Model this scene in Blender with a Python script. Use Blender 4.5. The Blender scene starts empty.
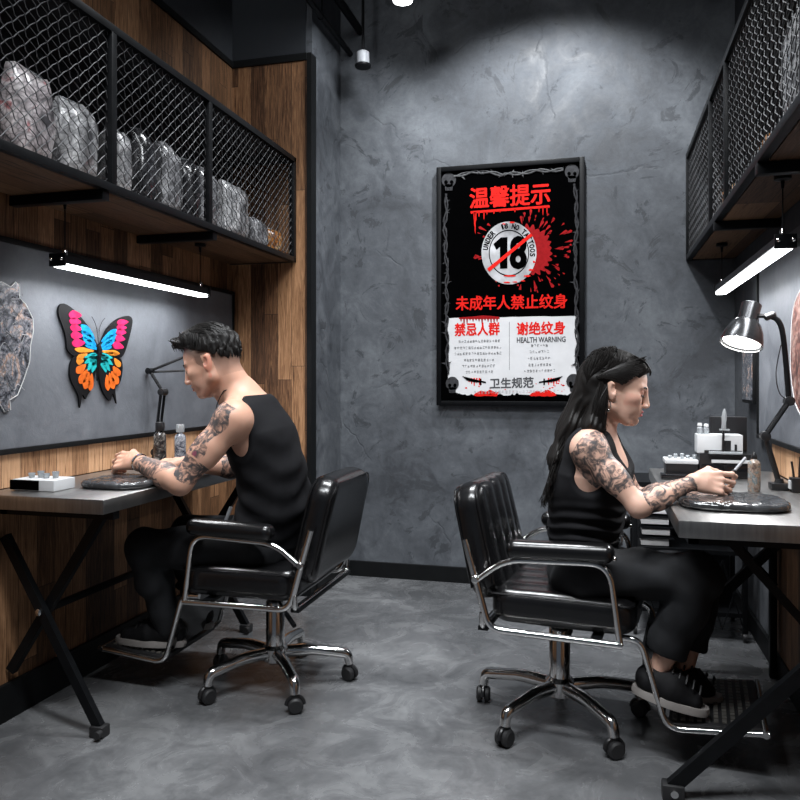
import bpy, bmesh, math, random
import numpy as np
from mathutils import Vector, Matrix
from mathutils.geometry import tessellate_polygon

random.seed(7)
SC = bpy.context.scene
COL = SC.collection
PI = math.pi

# ------------------------------------------------------------------ camera
CAMZ = 1.10
YAW = math.radians(14.8)
FPX = 755.0
cam_d = bpy.data.cameras.new('camera')
cam = bpy.data.objects.new('camera', cam_d)
COL.objects.link(cam)
cam.location = (0, 0, CAMZ)
cam.rotation_euler = (PI / 2, 0, YAW)
cam_d.sensor_width = 36.0
cam_d.lens = FPX / 800.0 * 36.0
cam_d.shift_y = -20.0 / 800.0
cam_d.clip_start = 0.02
SC.camera = cam

# ------------------------------------------------------------------ world, exposure
SC.view_settings.view_transform = 'Standard'
SC.view_settings.look = 'None'
SC.view_settings.gamma = 1.0
SC.view_settings.exposure = 0.0
SC.view_settings.use_curve_mapping = False
w = bpy.data.worlds.new('world')
SC.world = w
w.use_nodes = True
w.node_tree.nodes['Background'].inputs[0].default_value = (0.50, 0.58, 0.70, 1)
w.node_tree.nodes['Background'].inputs[1].default_value = 0.12


def area(name, loc, target, sx, sy, power, col=(1, 1, 1), spread=112):
    d = bpy.data.lights.new(name, 'AREA')
    d.shape = 'RECTANGLE'
    d.size = sx
    d.size_y = sy
    d.energy = power
    d.color = col
    d.spread = math.radians(spread)
    o = bpy.data.objects.new(name, d)
    COL.objects.link(o)
    o.location = loc
    o.rotation_euler = (Vector(target) - Vector(loc)).to_track_quat('-Z', 'Y').to_euler()
    return o


def spot(name, loc, target, power, angle, blend=0.6, rad=0.05, col=(1, 1, 1)):
    d = bpy.data.lights.new(name, 'SPOT')
    d.energy = power
    d.spot_size = math.radians(angle)
    d.spot_blend = blend
    d.shadow_soft_size = rad
    d.color = col
    o = bpy.data.objects.new(name, d)
    COL.objects.link(o)
    o.location = loc
    o.rotation_euler = (Vector(target) - Vector(loc)).to_track_quat('-Z', 'Y').to_euler()
    return o


COOL = (0.94, 0.97, 1.0)
area('ceiling_fill_near', (-0.55, 1.0, 3.18), (-0.55, 1.3, 0), 0.9, 0.25, 33, COOL)  # unseen fill light, added above the view without a fixture
area('ceiling_fill_mid', (-0.62, 2.55, 3.18), (-0.62, 2.6, 0), 1.0, 0.25, 38, COOL)  # unseen overhead fill for floor and people, added without a fixture
area('ceiling_fill_left', (-1.15, 0.6, 3.1), (-1.6, 2.3, 1.6), 0.5, 0.25, 22, COOL, 160)  # added fill for the left wall, out of view and without a fixture
area('ceiling_fill_right', (0.25, 0.9, 3.1), (0.1, 2.4, 0.8), 0.5, 0.25, 16, COOL)  # added fill for the right side, out of view and without a fixture
spot('ceiling_spot_wall', (-0.25, 3.20, 3.10), (-0.28, 4.05, 1.62), 160, 110, 0.55, 0.05, COOL)
spot('ceiling_spot_visible', (-0.89, 3.42, 2.85), (-1.34, 3.72, 2.2), 32, 130, 0.5, 0.06, COOL)
# the two tube lamps over the desks and the arm lamp: their own light
area('tube_light_left', (-1.70, 2.56, 1.455), (-1.70, 2.56, 0), 0.05, 0.95, 7.5, (0.97, 0.98, 1.0), 170)
area('tube_light_right', (0.50, 2.93, 1.462), (0.50, 2.93, 0), 0.05, 1.15, 8, (0.97, 0.98, 1.0), 170)


# ------------------------------------------------------------------ measuring helpers
def ray(px, py):
    t = (px - 400) / FPX
    s = (380 - py) / FPX
    fx, fy = -math.sin(YAW), math.cos(YAW)
    rx, ry = math.cos(YAW), math.sin(YAW)
    return Vector((fx + t * rx, fy + t * ry, s))


def atY(px, py, Y):
    d = ray(px, py)
    return Vector((0, 0, CAMZ)) + d * (Y / d.y)


def atX(px, py, X):
    d = ray(px, py)
    return Vector((0, 0, CAMZ)) + d * (X / d.x)


def atZ(px, py, Z):
    d = ray(px, py)
    return Vector((0, 0, CAMZ)) + d * ((Z - CAMZ) / d.z)


# ------------------------------------------------------------------ object helpers
def tag(o, label=None, cat=None, group=None, kind=None):
    if label: o['label'] = label
    if cat: o['category'] = cat
    if group: o['group'] = group
    if kind: o['kind'] = kind
    return o


def thing(name, label, cat, loc=(0, 0, 0), rotz=0.0, group=None):
    o = bpy.data.objects.new(name, None)
    COL.objects.link(o)
    o.empty_display_size = 0.05
    o.location = loc
    o.rotation_euler = (0, 0, rotz)
    tag(o, label, cat, group)
    return o


def root_loc(p):
    while p is not None and p.parent is not None:
        p = p.parent
    return Vector(p.location) if (p is not None and p.type == 'EMPTY') else Vector((0, 0, 0))


def obj(name, m, mat, parent=None, smooth=True, angle=40, label=None, local=False):
    """m: M accumulator, in world coordinates unless local"""
    off = Vector((0, 0, 0)) if (local or parent is None) else root_loc(parent)
    me = bpy.data.meshes.new(name)
    me.from_pydata([(v[0] - off[0], v[1] - off[1], v[2] - off[2]) for v in m.v], [], m.f)
    if smooth:
        me.shade_smooth()
        me.set_sharp_from_angle(angle=math.radians(angle))
    me.validate()
    if isinstance(mat, (list, tuple)):
        for x in mat: me.materials.append(x)
    else:
        me.materials.append(mat)
    o = bpy.data.objects.new(name, me)
    COL.objects.link(o)
    if parent is not None:
        o.parent = parent
    if label: o['label'] = label
    return o


def copy_tree(o, parent=None):
    c = o.copy()
    COL.objects.link(c)
    c.parent = parent
    for ch in list(o.children):
        copy_tree(ch, c)
    return c


class M:
    def __init__(s):
        s.v = []
        s.f = []

    def add(s, vs, fs):
        b = len(s.v)
        s.v += [tuple(x) for x in vs]
        s.f += [tuple(i + b for i in f) for f in fs]
        return s

    def bm(s, bm, mat=None):
        bm.verts.ensure_lookup_table()
        vs = [(mat @ v.co if mat else v.co.copy()) for v in bm.verts]
        s.add(vs, [[v.index for v in f.verts] for f in bm.faces])
        bm.free()
        return s

    def box(s, lo, hi, bev=0.0, seg=2, mat=None):
        bm = bmesh.new()
        bmesh.ops.create_cube(bm, size=1)
        lo = Vector(lo); hi = Vector(hi)
        c = (lo + hi) / 2; d = hi - lo
        for v in bm.verts:
            v.co = Vector((v.co.x * d.x + c.x, v.co.y * d.y + c.y, v.co.z * d.z + c.z))
        if bev > 0:
            bmesh.ops.bevel(bm, geom=list(bm.edges), offset=bev, segments=seg, affect='EDGES', profile=0.6)
        bm.verts.index_update()
        return s.bm(bm, mat)

    def tube(s, pts, r, seg=10, closed=False, cap=True, flat=None):
        pts = [Vector(p) for p in pts]
        n = len(pts)
        rr = r if isinstance(r, (list, tuple)) else [r] * n
        vs = []; fs = []
        prev = None
        for i in range(n):
            if closed:
                t = pts[(i + 1) % n] - pts[i - 1]
            else:
                t = pts[min(i + 1, n - 1)] - pts[max(i - 1, 0)]
            if t.length < 1e-9: t = Vector((0, 0, 1))
            t.normalize()
            if prev is None:
                a = Vector((0, 0, 1)) if abs(t.z) < 0.9 else Vector((1, 0, 0))
                u = t.cross(a).normalized()
            else:
                u = prev - t * prev.dot(t)
                if u.length < 1e-6: u = t.orthogonal()
                u.normalize()
            prev = u
            b = t.cross(u)
            for k in range(seg):
                an = 2 * PI * k / seg
                e = flat if flat else 1.0
                vs.append(pts[i] + (u * math.cos(an) + b * math.sin(an) * e) * rr[i])
        m = n if closed else n - 1
        for i in range(m):
            for k in range(seg):
                j = (i + 1) % n
                k2 = (k + 1) % seg
                fs.append((i * seg + k, i * seg + k2, j * seg + k2, j * seg + k))
        if cap and not closed:
            fs.append(tuple(range(seg))[::-1])
            fs.append(tuple((n - 1) * seg + k for k in range(seg)))
        return s.add(vs, fs)

    def lathe(s, prof, c=(0, 0, 0), axis=(0, 0, 1), seg=24):
        """prof: (radius, height) along axis from c"""
        ax = Vector(axis).normalized()
        u = ax.orthogonal().normalized(); b = ax.cross(u)
        c = Vector(c)
        vs = []; fs = []
        for (r, h) in prof:
            for k in range(seg):
                an = 2 * PI * k / seg
                vs.append(c + ax * h + (u * math.cos(an) + b * math.sin(an)) * max(r, 1e-5))
        for i in range(len(prof) - 1):
            for k in range(seg):
                k2 = (k + 1) % seg
                fs.append((i * seg + k, i * seg + k2, (i + 1) * seg + k2, (i + 1) * seg + k))
        fs.append(tuple(range(seg))[::-1])
        fs.append(tuple((len(prof) - 1) * seg + k for k in range(seg)))
        return s.add(vs, fs)

    def prism(s, pts, d):
        """pts: planar polygon (3D); extruded by vector d, both caps and sides"""
        pts = [Vector(p) for p in pts]
        d = Vector(d)
        n = len(pts)
        tri = tessellate_polygon([pts])
        nn = Vector((0, 0, 0))
        for i in range(n):
            nn += pts[i].cross(pts[(i + 1) % n])
        flip = nn.dot(d) < 0
        vs = pts + [p + d for p in pts]
        fs = []
        for t in tri:
            a, b, c = t
            tn = (pts[b] - pts[a]).cross(pts[c] - pts[a])
            if tn.dot(d) < 0: a, b, c = a, c, b
            fs.append((a, c, b)); fs.append((a + n, b + n, c + n))
        for i in range(n):
            j = (i + 1) % n
            q = (i, j, j + n, i + n)
            fs.append(q[::-1] if flip else q)
        return s.add(vs, fs)

    def ball(s, c, r, seg=16, rings=10):
        r = Vector((r, r, r)) if not hasattr(r, '__len__') else Vector(r)
        prof = [(math.sin(PI * i / rings), -math.cos(PI * i / rings)) for i in range(rings + 1)]
        m = M().lathe(prof, seg=seg)
        return s.add([(c[0] + v[0] * r[0], c[1] + v[1] * r[1], c[2] + v[2] * r[2]) for v in m.v], m.f)


def bez(pts, n=8, closed=False):
    """Catmull-Rom through the points"""
    P = [Vector(p) for p in pts]
    out = []
    m = len(P)
    rng = range(m if closed else m - 1)
    for i in rng:
        if closed:
            p0, p1, p2, p3 = P[i - 1], P[i], P[(i + 1) % m], P[(i + 2) % m]
        else:
            p0, p1, p2, p3 = P[max(i - 1, 0)], P[i], P[i + 1], P[min(i + 2, m - 1)]
        for k in range(n):
            t = k / n
            out.append(0.5 * ((2 * p1) + (p2 - p0) * t + (2 * p0 - 5 * p1 + 4 * p2 - p3) * t * t + (3 * p1 - p0 - 3 * p2 + p3) * t ** 3))
    if not closed: out.append(P[-1])
    return out


def fillet(pts, r, n=6):
    """polyline with rounded corners"""
    P = [Vector(p) for p in pts]
    out = [P[0]]
    for i in range(1, len(P) - 1):
        a, b, c = P[i - 1], P[i], P[i + 1]
        u = (a - b); v = (c - b)
        rr = min(r, u.length * 0.48, v.length * 0.48)
        p0 = b + u.normalized() * rr; p1 = b + v.normalized() * rr
        for k in range(n + 1):
            t = k / n
            out.append(p0 * (1 - t) ** 2 + b * 2 * t * (1 - t) + p1 * t * t)
    out.append(P[-1])
    return out


# ------------------------------------------------------------------ materials
def newmat(name):
    m = bpy.data.materials.new(name)
    m.use_nodes = True
    nt = m.node_tree
    b = nt.nodes['Principled BSDF']
    return m, nt, b


def N(nt, t, **kw):
    n = nt.nodes.new(t)
    for k, v in kw.items():
        if k in n.inputs.keys() if hasattr(n.inputs, 'keys') else False:
            n.inputs[k].default_value = v
        else:
            setattr(n, k, v)
    return n


def L(nt, a, b): nt.links.new(a, b)


def ramp(nt, fac, stops):
    r = nt.nodes.new('ShaderNodeValToRGB')
    e = r.color_ramp.elements
    while len(e) > 1: e.remove(e[-1])
    e[0].position = stops[0][0]; e[0].color = (*stops[0][1], 1)
    for p, c in stops[1:]:
        x = e.new(p); x.color = (*c, 1)
    L(nt, fac, r.inputs[0])
    return r


def math_n(nt, op, a, b=None, c=None):
    n = nt.nodes.new('ShaderNodeMath'); n.operation = op
    for i, x in enumerate((a, b, c)):
        if x is None: continue
        if isinstance(x, (int, float)): n.inputs[i].default_value = x
        else: L(nt, x, n.inputs[i])
    return n.outputs[0]


def objco(nt, scale=(1, 1, 1)):
    tc = nt.nodes.new('ShaderNodeTexCoord')
    mp = nt.nodes.new('ShaderNodeMapping')
    mp.inputs['Scale'].default_value = scale
    L(nt, tc.outputs['Object'], mp.inputs[0])
    return mp.outputs[0]


def noise(nt, vec, scale, detail=4, rough=0.55, dist=0.0):
    n = nt.nodes.new('ShaderNodeTexNoise')
    n.inputs['Scale'].default_value = scale
    n.inputs['Detail'].default_value = detail
    n.inputs['Roughness'].default_value = rough
    n.inputs['Distortion'].default_value = dist
    if vec is not None: L(nt, vec, n.inputs['Vector'])
    return n.outputs['Fac']


def bump(nt, b, h, strength=0.2, dist=0.01):
    n = nt.nodes.new('ShaderNodeBump')
    n.inputs['Strength'].default_value = strength
    n.inputs['Distance'].default_value = dist
    L(nt, h, n.inputs['Height'])
    L(nt, n.outputs[0], b.inputs['Normal'])


def pm(name, col, rough=0.5, metal=0.0, var=0.12, scale=18, bmp=0.0, coat=0.0, spec=None, aniso=None, stretch=(1, 1, 1), trans=0.0):
    """plain material with noise in colour and gloss"""
    m, nt, b = newmat(name)
    v = objco(nt, stretch)
    f = noise(nt, v, scale)
    lo = tuple(max(0, c * (1 - var)) for c in col); hi = tuple(min(1, c * (1 + var)) for c in col)
    r = ramp(nt, f, [(0.3, lo), (0.7, hi)])
    L(nt, r.outputs[0], b.inputs['Base Color'])
    rr = nt.nodes.new('ShaderNodeMapRange')
    rr.inputs[3].default_value = max(0.02, rough * 0.85); rr.inputs[4].default_value = min(1, rough * 1.15)
    L(nt, f, rr.inputs[0]); L(nt, rr.outputs[0], b.inputs['Roughness'])
    b.inputs['Metallic'].default_value = metal
    b.inputs['Coat Weight'].default_value = coat
    if trans: b.inputs['Transmission Weight'].default_value = trans
    if spec is not None: b.inputs['Specular IOR Level'].default_value = spec
    if bmp: bump(nt, b, f, bmp, 0.004)
    return m


def emis(name, col, strength):
    m, nt, b = newmat(name)
    b.inputs['Base Color'].default_value = (*col, 1)
    b.inputs['Emission Color'].default_value = (*col, 1)
    b.inputs['Emission Strength'].default_value = strength
    return m


def concrete(name, c0, c1, c2, rough=(0.5, 0.85), patch=1.0, seed=0.0, crack=True):
    m, nt, b = newmat(name)
    tc = nt.nodes.new('ShaderNodeTexCoord')
    mp = nt.nodes.new('ShaderNodeMapping'); mp.inputs['Location'].default_value = (seed, seed * 1.7, seed * 0.6)
    L(nt, tc.outputs['Object'], mp.inputs[0]); v = mp.outputs[0]
    n1 = noise(nt, v, 1.3, 8, 0.6, 0.6)
    n2 = noise(nt, v, 6, 8, 0.65, 1.2)
    n3 = noise(nt, v, 38, 6, 0.7)
    s = math_n(nt, 'ADD', math_n(nt, 'MULTIPLY', n1, 0.55), math_n(nt, 'ADD', math_n(nt, 'MULTIPLY', n2, 0.33), math_n(nt, 'MULTIPLY', n3, 0.12)))
    r = ramp(nt, s, [(0.40, c0), (0.5, c1), (0.60, c2)])
    out = r.outputs[0]
    hgt = s
    if crack:
        vo = nt.nodes.new('ShaderNodeTexVoronoi'); vo.feature = 'DISTANCE_TO_EDGE'
        vo.inputs['Scale'].default_value = 1.5
        mx = nt.nodes.new('ShaderNodeMix'); mx.data_type = 'VECTOR'; mx.inputs[0].default_value = 0.16
        nz = nt.nodes.new('ShaderNodeTexNoise'); nz.inputs['Scale'].default_value = 5; nz.inputs['Detail'].default_value = 6
        L(nt, v, nz.inputs['Vector']); L(nt, v, mx.inputs[4]); L(nt, nz.outputs['Color'], mx.inputs[5])
        L(nt, mx.outputs[1], vo.inputs['Vector'])
        line = ramp(nt, vo.outputs['Distance'], [(0.0, (1, 1, 1)), (0.010, (0, 0, 0))])
        gate = ramp(nt, noise(nt, v, 2.3, 3), [(0.48, (0, 0, 0)), (0.56, (1, 1, 1))])
        fac = math_n(nt, 'MULTIPLY', line.outputs[0], gate.outputs[0])
        mc = nt.nodes.new('ShaderNodeMix'); mc.data_type = 'RGBA'
        L(nt, math_n(nt, 'MULTIPLY', fac, 0.25), mc.inputs[0]); L(nt, out, mc.inputs[6])
        mc.inputs[7].default_value = (c0[0] * .5, c0[1] * .5, c0[2] * .5, 1)
        # peeled darker patches
        p = ramp(nt, noise(nt, v, 3.4, 10, 0.72, 2.2), [(0.565, (0, 0, 0)), (0.60, (1, 1, 1))])
        m2 = nt.nodes.new('ShaderNodeMix'); m2.data_type = 'RGBA'
        L(nt, math_n(nt, 'MULTIPLY', p.outputs[0], 0.5 * patch), m2.inputs[0]); L(nt, mc.outputs[2], m2.inputs[6])
        m2.inputs[7].default_value = (*[x * .8 for x in c0], 1)
        out = m2.outputs[2]
        hgt = math_n(nt, 'SUBTRACT', s, math_n(nt, 'MULTIPLY', fac, 0.25))
    L(nt, out, b.inputs['Base Color'])
    rr = nt.nodes.new('ShaderNodeMapRange'); rr.inputs[1].default_value = 0.3; rr.inputs[2].default_value = 0.7
    rr.inputs[3].default_value = rough[0]; rr.inputs[4].default_value = rough[1]
    L(nt, n2, rr.inputs[0]); L(nt, rr.outputs[0], b.inputs['Roughness'])
    bump(nt, b, hgt, 0.35, 0.016)
    return m


def wood(name, ax, width, tones, length=0.9, rough=0.55, vertical='Z', seed=0):
    """boards side by side along axis ax, running along `vertical`"""
    m, nt, b = newmat(name)
    tc = nt.nodes.new('ShaderNodeTexCoord')
    sp = nt.nodes.new('ShaderNodeSeparateXYZ'); L(nt, tc.outputs['Object'], sp.inputs[0])
    u = math_n(nt, 'DIVIDE', sp.outputs[ax], width)
    u = math_n(nt, 'ADD', u, 50.37 + seed)
    iu = math_n(nt, 'FLOOR', u)
    fu = math_n(nt, 'FRACT', u)
    wn = nt.nodes.new('ShaderNodeTexWhiteNoise'); wn.noise_dimensions = '1D'; L(nt, iu, wn.inputs['W'])
    vv = math_n(nt, 'ADD', math_n(nt, 'DIVIDE', sp.outputs[vertical], length), math_n(nt, 'MULTIPLY', wn.outputs['Value'], 7.3))
    iv = math_n(nt, 'FLOOR', vv); fv = math_n(nt, 'FRACT', vv)
    w2 = nt.nodes.new('ShaderNodeTexWhiteNoise'); w2.noise_dimensions = '2D'
    cb = nt.nodes.new('ShaderNodeCombineXYZ'); L(nt, iu, cb.inputs[0]); L(nt, iv, cb.inputs[1]); L(nt, cb.outputs[0], w2.inputs['Vector'])
    # grain: stretched along the board, shifted per board
    cg = nt.nodes.new('ShaderNodeCombineXYZ')
    L(nt, math_n(nt, 'MULTIPLY', u, 5.0 * width / 0.09), cg.inputs[0])
    L(nt, math_n(nt, 'MULTIPLY', sp.outputs[vertical], 2.6), cg.inputs[1])
    L(nt, math_n(nt, 'MULTIPLY', w2.outputs['Value'], 31.0), cg.inputs[2])
    g = noise(nt, cg.outputs[0], 1.5, 8, 0.65, 2.2)
    g2 = noise(nt, cg.outputs[0], 6.0, 5, 0.6, 0.5)
    knot = noise(nt, cg.outputs[0], 1.9, 3, 0.5, 0.8)
    val = math_n(nt, 'ADD', math_n(nt, 'MULTIPLY', w2.outputs['Value'], 0.26), math_n(nt, 'ADD', math_n(nt, 'MULTIPLY', g, 0.62), math_n(nt, 'MULTIPLY', g2, 0.22)))
    r = ramp(nt, val, [(0.33, tones[0]), (0.5, tones[1]), (0.62, tones[2]), (0.80, tones[3])])
    kr = ramp(nt, knot, [(0.60, (1, 1, 1)), (0.68, (0.22, 0.17, 0.14))])
    mk = nt.nodes.new('ShaderNodeMix'); mk.data_type = 'RGBA'; mk.blend_type = 'MULTIPLY'; mk.inputs[0].default_value = 0.8
    L(nt, r.outputs[0], mk.inputs[6]); L(nt, kr.outputs[0], mk.inputs[7])
    # seams
    e1 = math_n(nt, 'LESS_THAN', fu, 0.028)
    e2 = math_n(nt, 'LESS_THAN', fv, 0.003)
    e = math_n(nt, 'MAXIMUM', e1, e2)
    ms = nt.nodes.new('ShaderNodeMix'); ms.data_type = 'RGBA'
    L(nt, math_n(nt, 'MULTIPLY', e, 0.8), ms.inputs[0]); L(nt, mk.outputs[2], ms.inputs[6]); ms.inputs[7].default_value = (0.008, 0.006, 0.005, 1)
    L(nt, ms.outputs[2], b.inputs['Base Color'])
    b.inputs['Roughness'].default_value = rough
    b.inputs['Specular IOR Level'].default_value = 0.22
    bump(nt, b, math_n(nt, 'SUBTRACT', g, math_n(nt, 'MULTIPLY', e, 1.0)), 0.25, 0.004)
    return m


def artmat(name, stops, scale=9, dist=3.0, rough=0.35, coat=0.3, line=True, vscale=34):
    """swirling dark linework over pale shading, as on tattoo prints"""
    m, nt, b = newmat(name)
    v = objco(nt)
    n = noise(nt, v, scale, 5, 0.6, dist)
    r = ramp(nt, n, stops)
    out = r.outputs[0]
    if line:
        vo = nt.nodes.new('ShaderNodeTexVoronoi'); vo.feature = 'DISTANCE_TO_EDGE'; vo.inputs['Scale'].default_value = vscale
        nz = nt.nodes.new('ShaderNodeTexNoise'); nz.inputs['Scale'].default_value = scale; L(nt, v, nz.inputs['Vector'])
        mx = nt.nodes.new('ShaderNodeMix'); mx.data_type = 'VECTOR'; mx.inputs[0].default_value = 0.35
        L(nt, v, mx.inputs[4]); L(nt, nz.outputs['Color'], mx.inputs[5]); L(nt, mx.outputs[1], vo.inputs['Vector'])
        ln = ramp(nt, vo.outputs['Distance'], [(0.02, (0.02, 0.02, 0.025)), (0.16, (1, 1, 1))])
        mu = nt.nodes.new('ShaderNodeMix'); mu.data_type = 'RGBA'; mu.blend_type = 'MULTIPLY'; mu.inputs[0].default_value = 0.55
        L(nt, out, mu.inputs[6]); L(nt, ln.outputs[0], mu.inputs[7]); out = mu.outputs[2]
    L(nt, out, b.inputs['Base Color'])
    b.inputs['Roughness'].default_value = rough
    b.inputs['Coat Weight'].default_value = coat
    b.inputs['Coat Roughness'].default_value = 0.12
    bump(nt, b, noise(nt, v, scale * 1.2, 2, 0.5, 1), 0.2, 0.004)
    return m


MAT = {}
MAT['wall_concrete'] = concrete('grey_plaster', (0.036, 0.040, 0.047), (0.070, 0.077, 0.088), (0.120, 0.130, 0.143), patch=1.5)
MAT['board'] = concrete('grey_board', (0.075, 0.082, 0.095), (0.105, 0.114, 0.130), (0.14, 0.15, 0.168), patch=0.3, seed=3.0, crack=False)
MAT['floor'] = concrete('polished_floor', (0.060, 0.062, 0.065), (0.098, 0.100, 0.104), (0.165, 0.168, 0.172), rough=(0.14, 0.36), patch=0.5, seed=5.0, crack=False)
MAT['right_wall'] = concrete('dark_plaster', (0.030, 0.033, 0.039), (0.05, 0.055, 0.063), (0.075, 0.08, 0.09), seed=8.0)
MAT['dark_wall'] = pm('dark_paint', (0.012, 0.014, 0.018), 0.75)
MAT['upper_wall'] = pm('dark_grey_paint', (0.013, 0.016, 0.021), 0.8)
MAT['wood_y'] = wood('wall_boards', 'Y', 0.085, [(0.018, 0.009, 0.005), (0.095, 0.048, 0.024), (0.21, 0.108, 0.053), (0.42, 0.235, 0.125)])
MAT['wood_x'] = wood('end_wall_boards', 'X', 0.075, [(0.016, 0.008, 0.005), (0.105, 0.050, 0.025), (0.25, 0.128, 0.062), (0.50, 0.275, 0.145)], seed=9)
MAT['wood_low'] = wood('splash_boards', 'Y', 0.085, [(0.20, 0.10, 0.05), (0.40, 0.22, 0.115), (0.54, 0.32, 0.18), (0.66, 0.43, 0.26)], seed=4, length=3)
MAT['wood_shelf'] = wood('shelf_boards', 'X', 0.16, [(0.035, 0.019, 0.011), (0.09, 0.048, 0.026), (0.14, 0.078, 0.043), (0.21, 0.125, 0.07)], length=2.2, vertical='Y')
MAT['black_metal'] = pm('black_steel', (0.0042, 0.0046, 0.0054), 0.42, 0.0, 0.2, 30, spec=0.16)
MAT['black_paint'] = pm('black_trim', (0.005, 0.0055, 0.006), 0.5, spec=0.15)
MAT['wire'] = pm('cage_wire', (0.058, 0.059, 0.062), 0.55, 0.3, 0.4, 60, spec=0.25)
MAT['chrome'] = pm('chrome', (0.72, 0.71, 0.70), 0.13, 1.0, 0.05, 20)
MAT['steel'] = pm('brushed_steel', (0.32, 0.315, 0.31), 0.36, 1.0, 0.15, 8, 0.05, stretch=(12, 1, 1))
MAT['leather'] = pm('black_leather', (0.005, 0.005, 0.0055), 0.24, 0, 0.1, 25, 0.0, coat=0.0, spec=0.5)
MAT['rubber'] = pm('black_rubber', (0.012, 0.012, 0.013), 0.55, 0, 0.2, 30)
MAT['tread'] = pm('highlit_rubber_tread', (0.10, 0.095, 0.085), 0.4, 0, 0.3, 40)  # pale tread blocks: the highlight on black rubber is put into the colour
MAT['plastic'] = pm('black_plastic', (0.011, 0.011, 0.012), 0.3)
MAT['gloss_black'] = pm('gloss_black_panel', (0.006, 0.006, 0.007), 0.12, 0, 0.1, 10)
MAT['white'] = pm('white_plastic', (0.50, 0.51, 0.52), 0.4, 0, 0.04)
MAT['grey_plastic'] = pm('grey_plastic', (0.30, 0.31, 0.33), 0.4)
MAT['clear'] = pm('frosted_plastic', (0.5, 0.53, 0.55), 0.25, 0, 0.05, trans=0.5)
MAT['lamp'] = emis('lit_diffuser', (0.95, 0.98, 1.0), 9.0)
MAT['bulb'] = emis('lit_bulb', (1.0, 0.99, 0.97), 8.0)
MAT['film'] = pm('film_wrapped_pad', (0.030, 0.031, 0.033), 0.16, 0, 0.8, 22, 0.6, coat=0.3)
MAT['tank'] = pm('black_knit', (0.0065, 0.0065, 0.0078), 0.85, 0, 0.25, 40, 0.1, spec=0.18)
MAT['denim'] = pm('black_denim', (0.0105, 0.0112, 0.013), 0.8, 0, 0.3, 30, 0.12, spec=0.3)
MAT['hair'] = pm('black_hair', (0.0065, 0.0055, 0.005), 0.5, 0, 0.3, 60, spec=0.22)
MAT['sole'] = pm('off_white_rubber', (0.27, 0.25, 0.235), 0.6)
MAT['canvas'] = pm('black_canvas', (0.007, 0.007, 0.008), 0.7, 0, 0.3, 50, 0.1, spec=0.2)
MAT['paper'] = pm('white_paper', (0.6, 0.6, 0.6), 0.6, 0, 0.08)
MAT['bag_white'] = artmat('pale_packet', [(0.35, (0.06, 0.06, 0.065)), (0.5, (0.40, 0.40, 0.41)), (0.62, (0.75, 0.75, 0.76))], 7, 1.2, 0.3)
MAT['bag_grey'] = artmat('grey_packet', [(0.3, (0.025, 0.025, 0.028)), (0.5, (0.19, 0.19, 0.20)), (0.68, (0.55, 0.55, 0.57))], 6, 1.4, 0.25)
MAT['bag_rose'] = artmat('rose_packet', [(0.35, (0.05, 0.045, 0.05)), (0.48, (0.40, 0.36, 0.37)), (0.56, (0.60, 0.56, 0.57)), (0.63, (0.38, 0.12, 0.13)), (0.7, (0.60, 0.56, 0.57))], 8, 1.3, 0.3)
MAT['bag_dark'] = artmat('dark_packet', [(0.4, (0.012, 0.012, 0.014)), (0.62, (0.06, 0.06, 0.066)), (0.75, (0.22, 0.22, 0.23))], 9, 3, 0.2)
MAT['bag_orange'] = artmat('orange_packet', [(0.35, (0.10, 0.03, 0.01)), (0.5, (0.42, 0.16, 0.03)), (0.65, (0.45, 0.35, 0.2))], 16, 2.5, 0.3)
MAT['print_art'] = artmat('line_art_print', [(0.36, (0.02, 0.022, 0.028)), (0.46, (0.10, 0.11, 0.13)), (0.56, (0.25, 0.25, 0.27)), (0.63, (0.42, 0.27, 0.20)), (0.72, (0.5, 0.5, 0.52))], 12, 2.6, 0.25, 0.5, vscale=24)
MAT['print_rose'] = artmat('rose_art_print', [(0.38, (0.06, 0.025, 0.022)), (0.5, (0.26, 0.11, 0.085)), (0.62, (0.40, 0.27, 0.23))], 13, 2.4, 0.4, vscale=16)
MAT['bottle_art'] = artmat('printed_bottle', [(0.34, (0.07, 0.05, 0.05)), (0.48, (0.35, 0.26, 0.2)), (0.56, (0.12, 0.18, 0.2)), (0.7, (0.5, 0.45, 0.42))], 30, 2, 0.25, vscale=45)
MAT['bottle_dark'] = artmat('dark_printed_bottle', [(0.42, (0.012, 0.012, 0.014)), (0.55, (0.11, 0.10, 0.09)), (0.68, (0.5, 0.48, 0.46))], 30, 2, 0.2, vscale=45)
MAT['bottle_pale'] = artmat('pale_printed_bottle', [(0.38, (0.06, 0.07, 0.10)), (0.5, (0.30, 0.32, 0.36)), (0.66, (0.62, 0.64, 0.68))], 30, 2, 0.2, vscale=45)

# ================================================================== the room
XL, XR, YB, YE, XC, ZC = -1.86, 0.65, 4.05, 3.60, -1.418, 3.30


def struct(name, m, mat, smooth=False):
    o = obj(name, m, mat, None, smooth)
    o['kind'] = 'structure'
    return o


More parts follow.
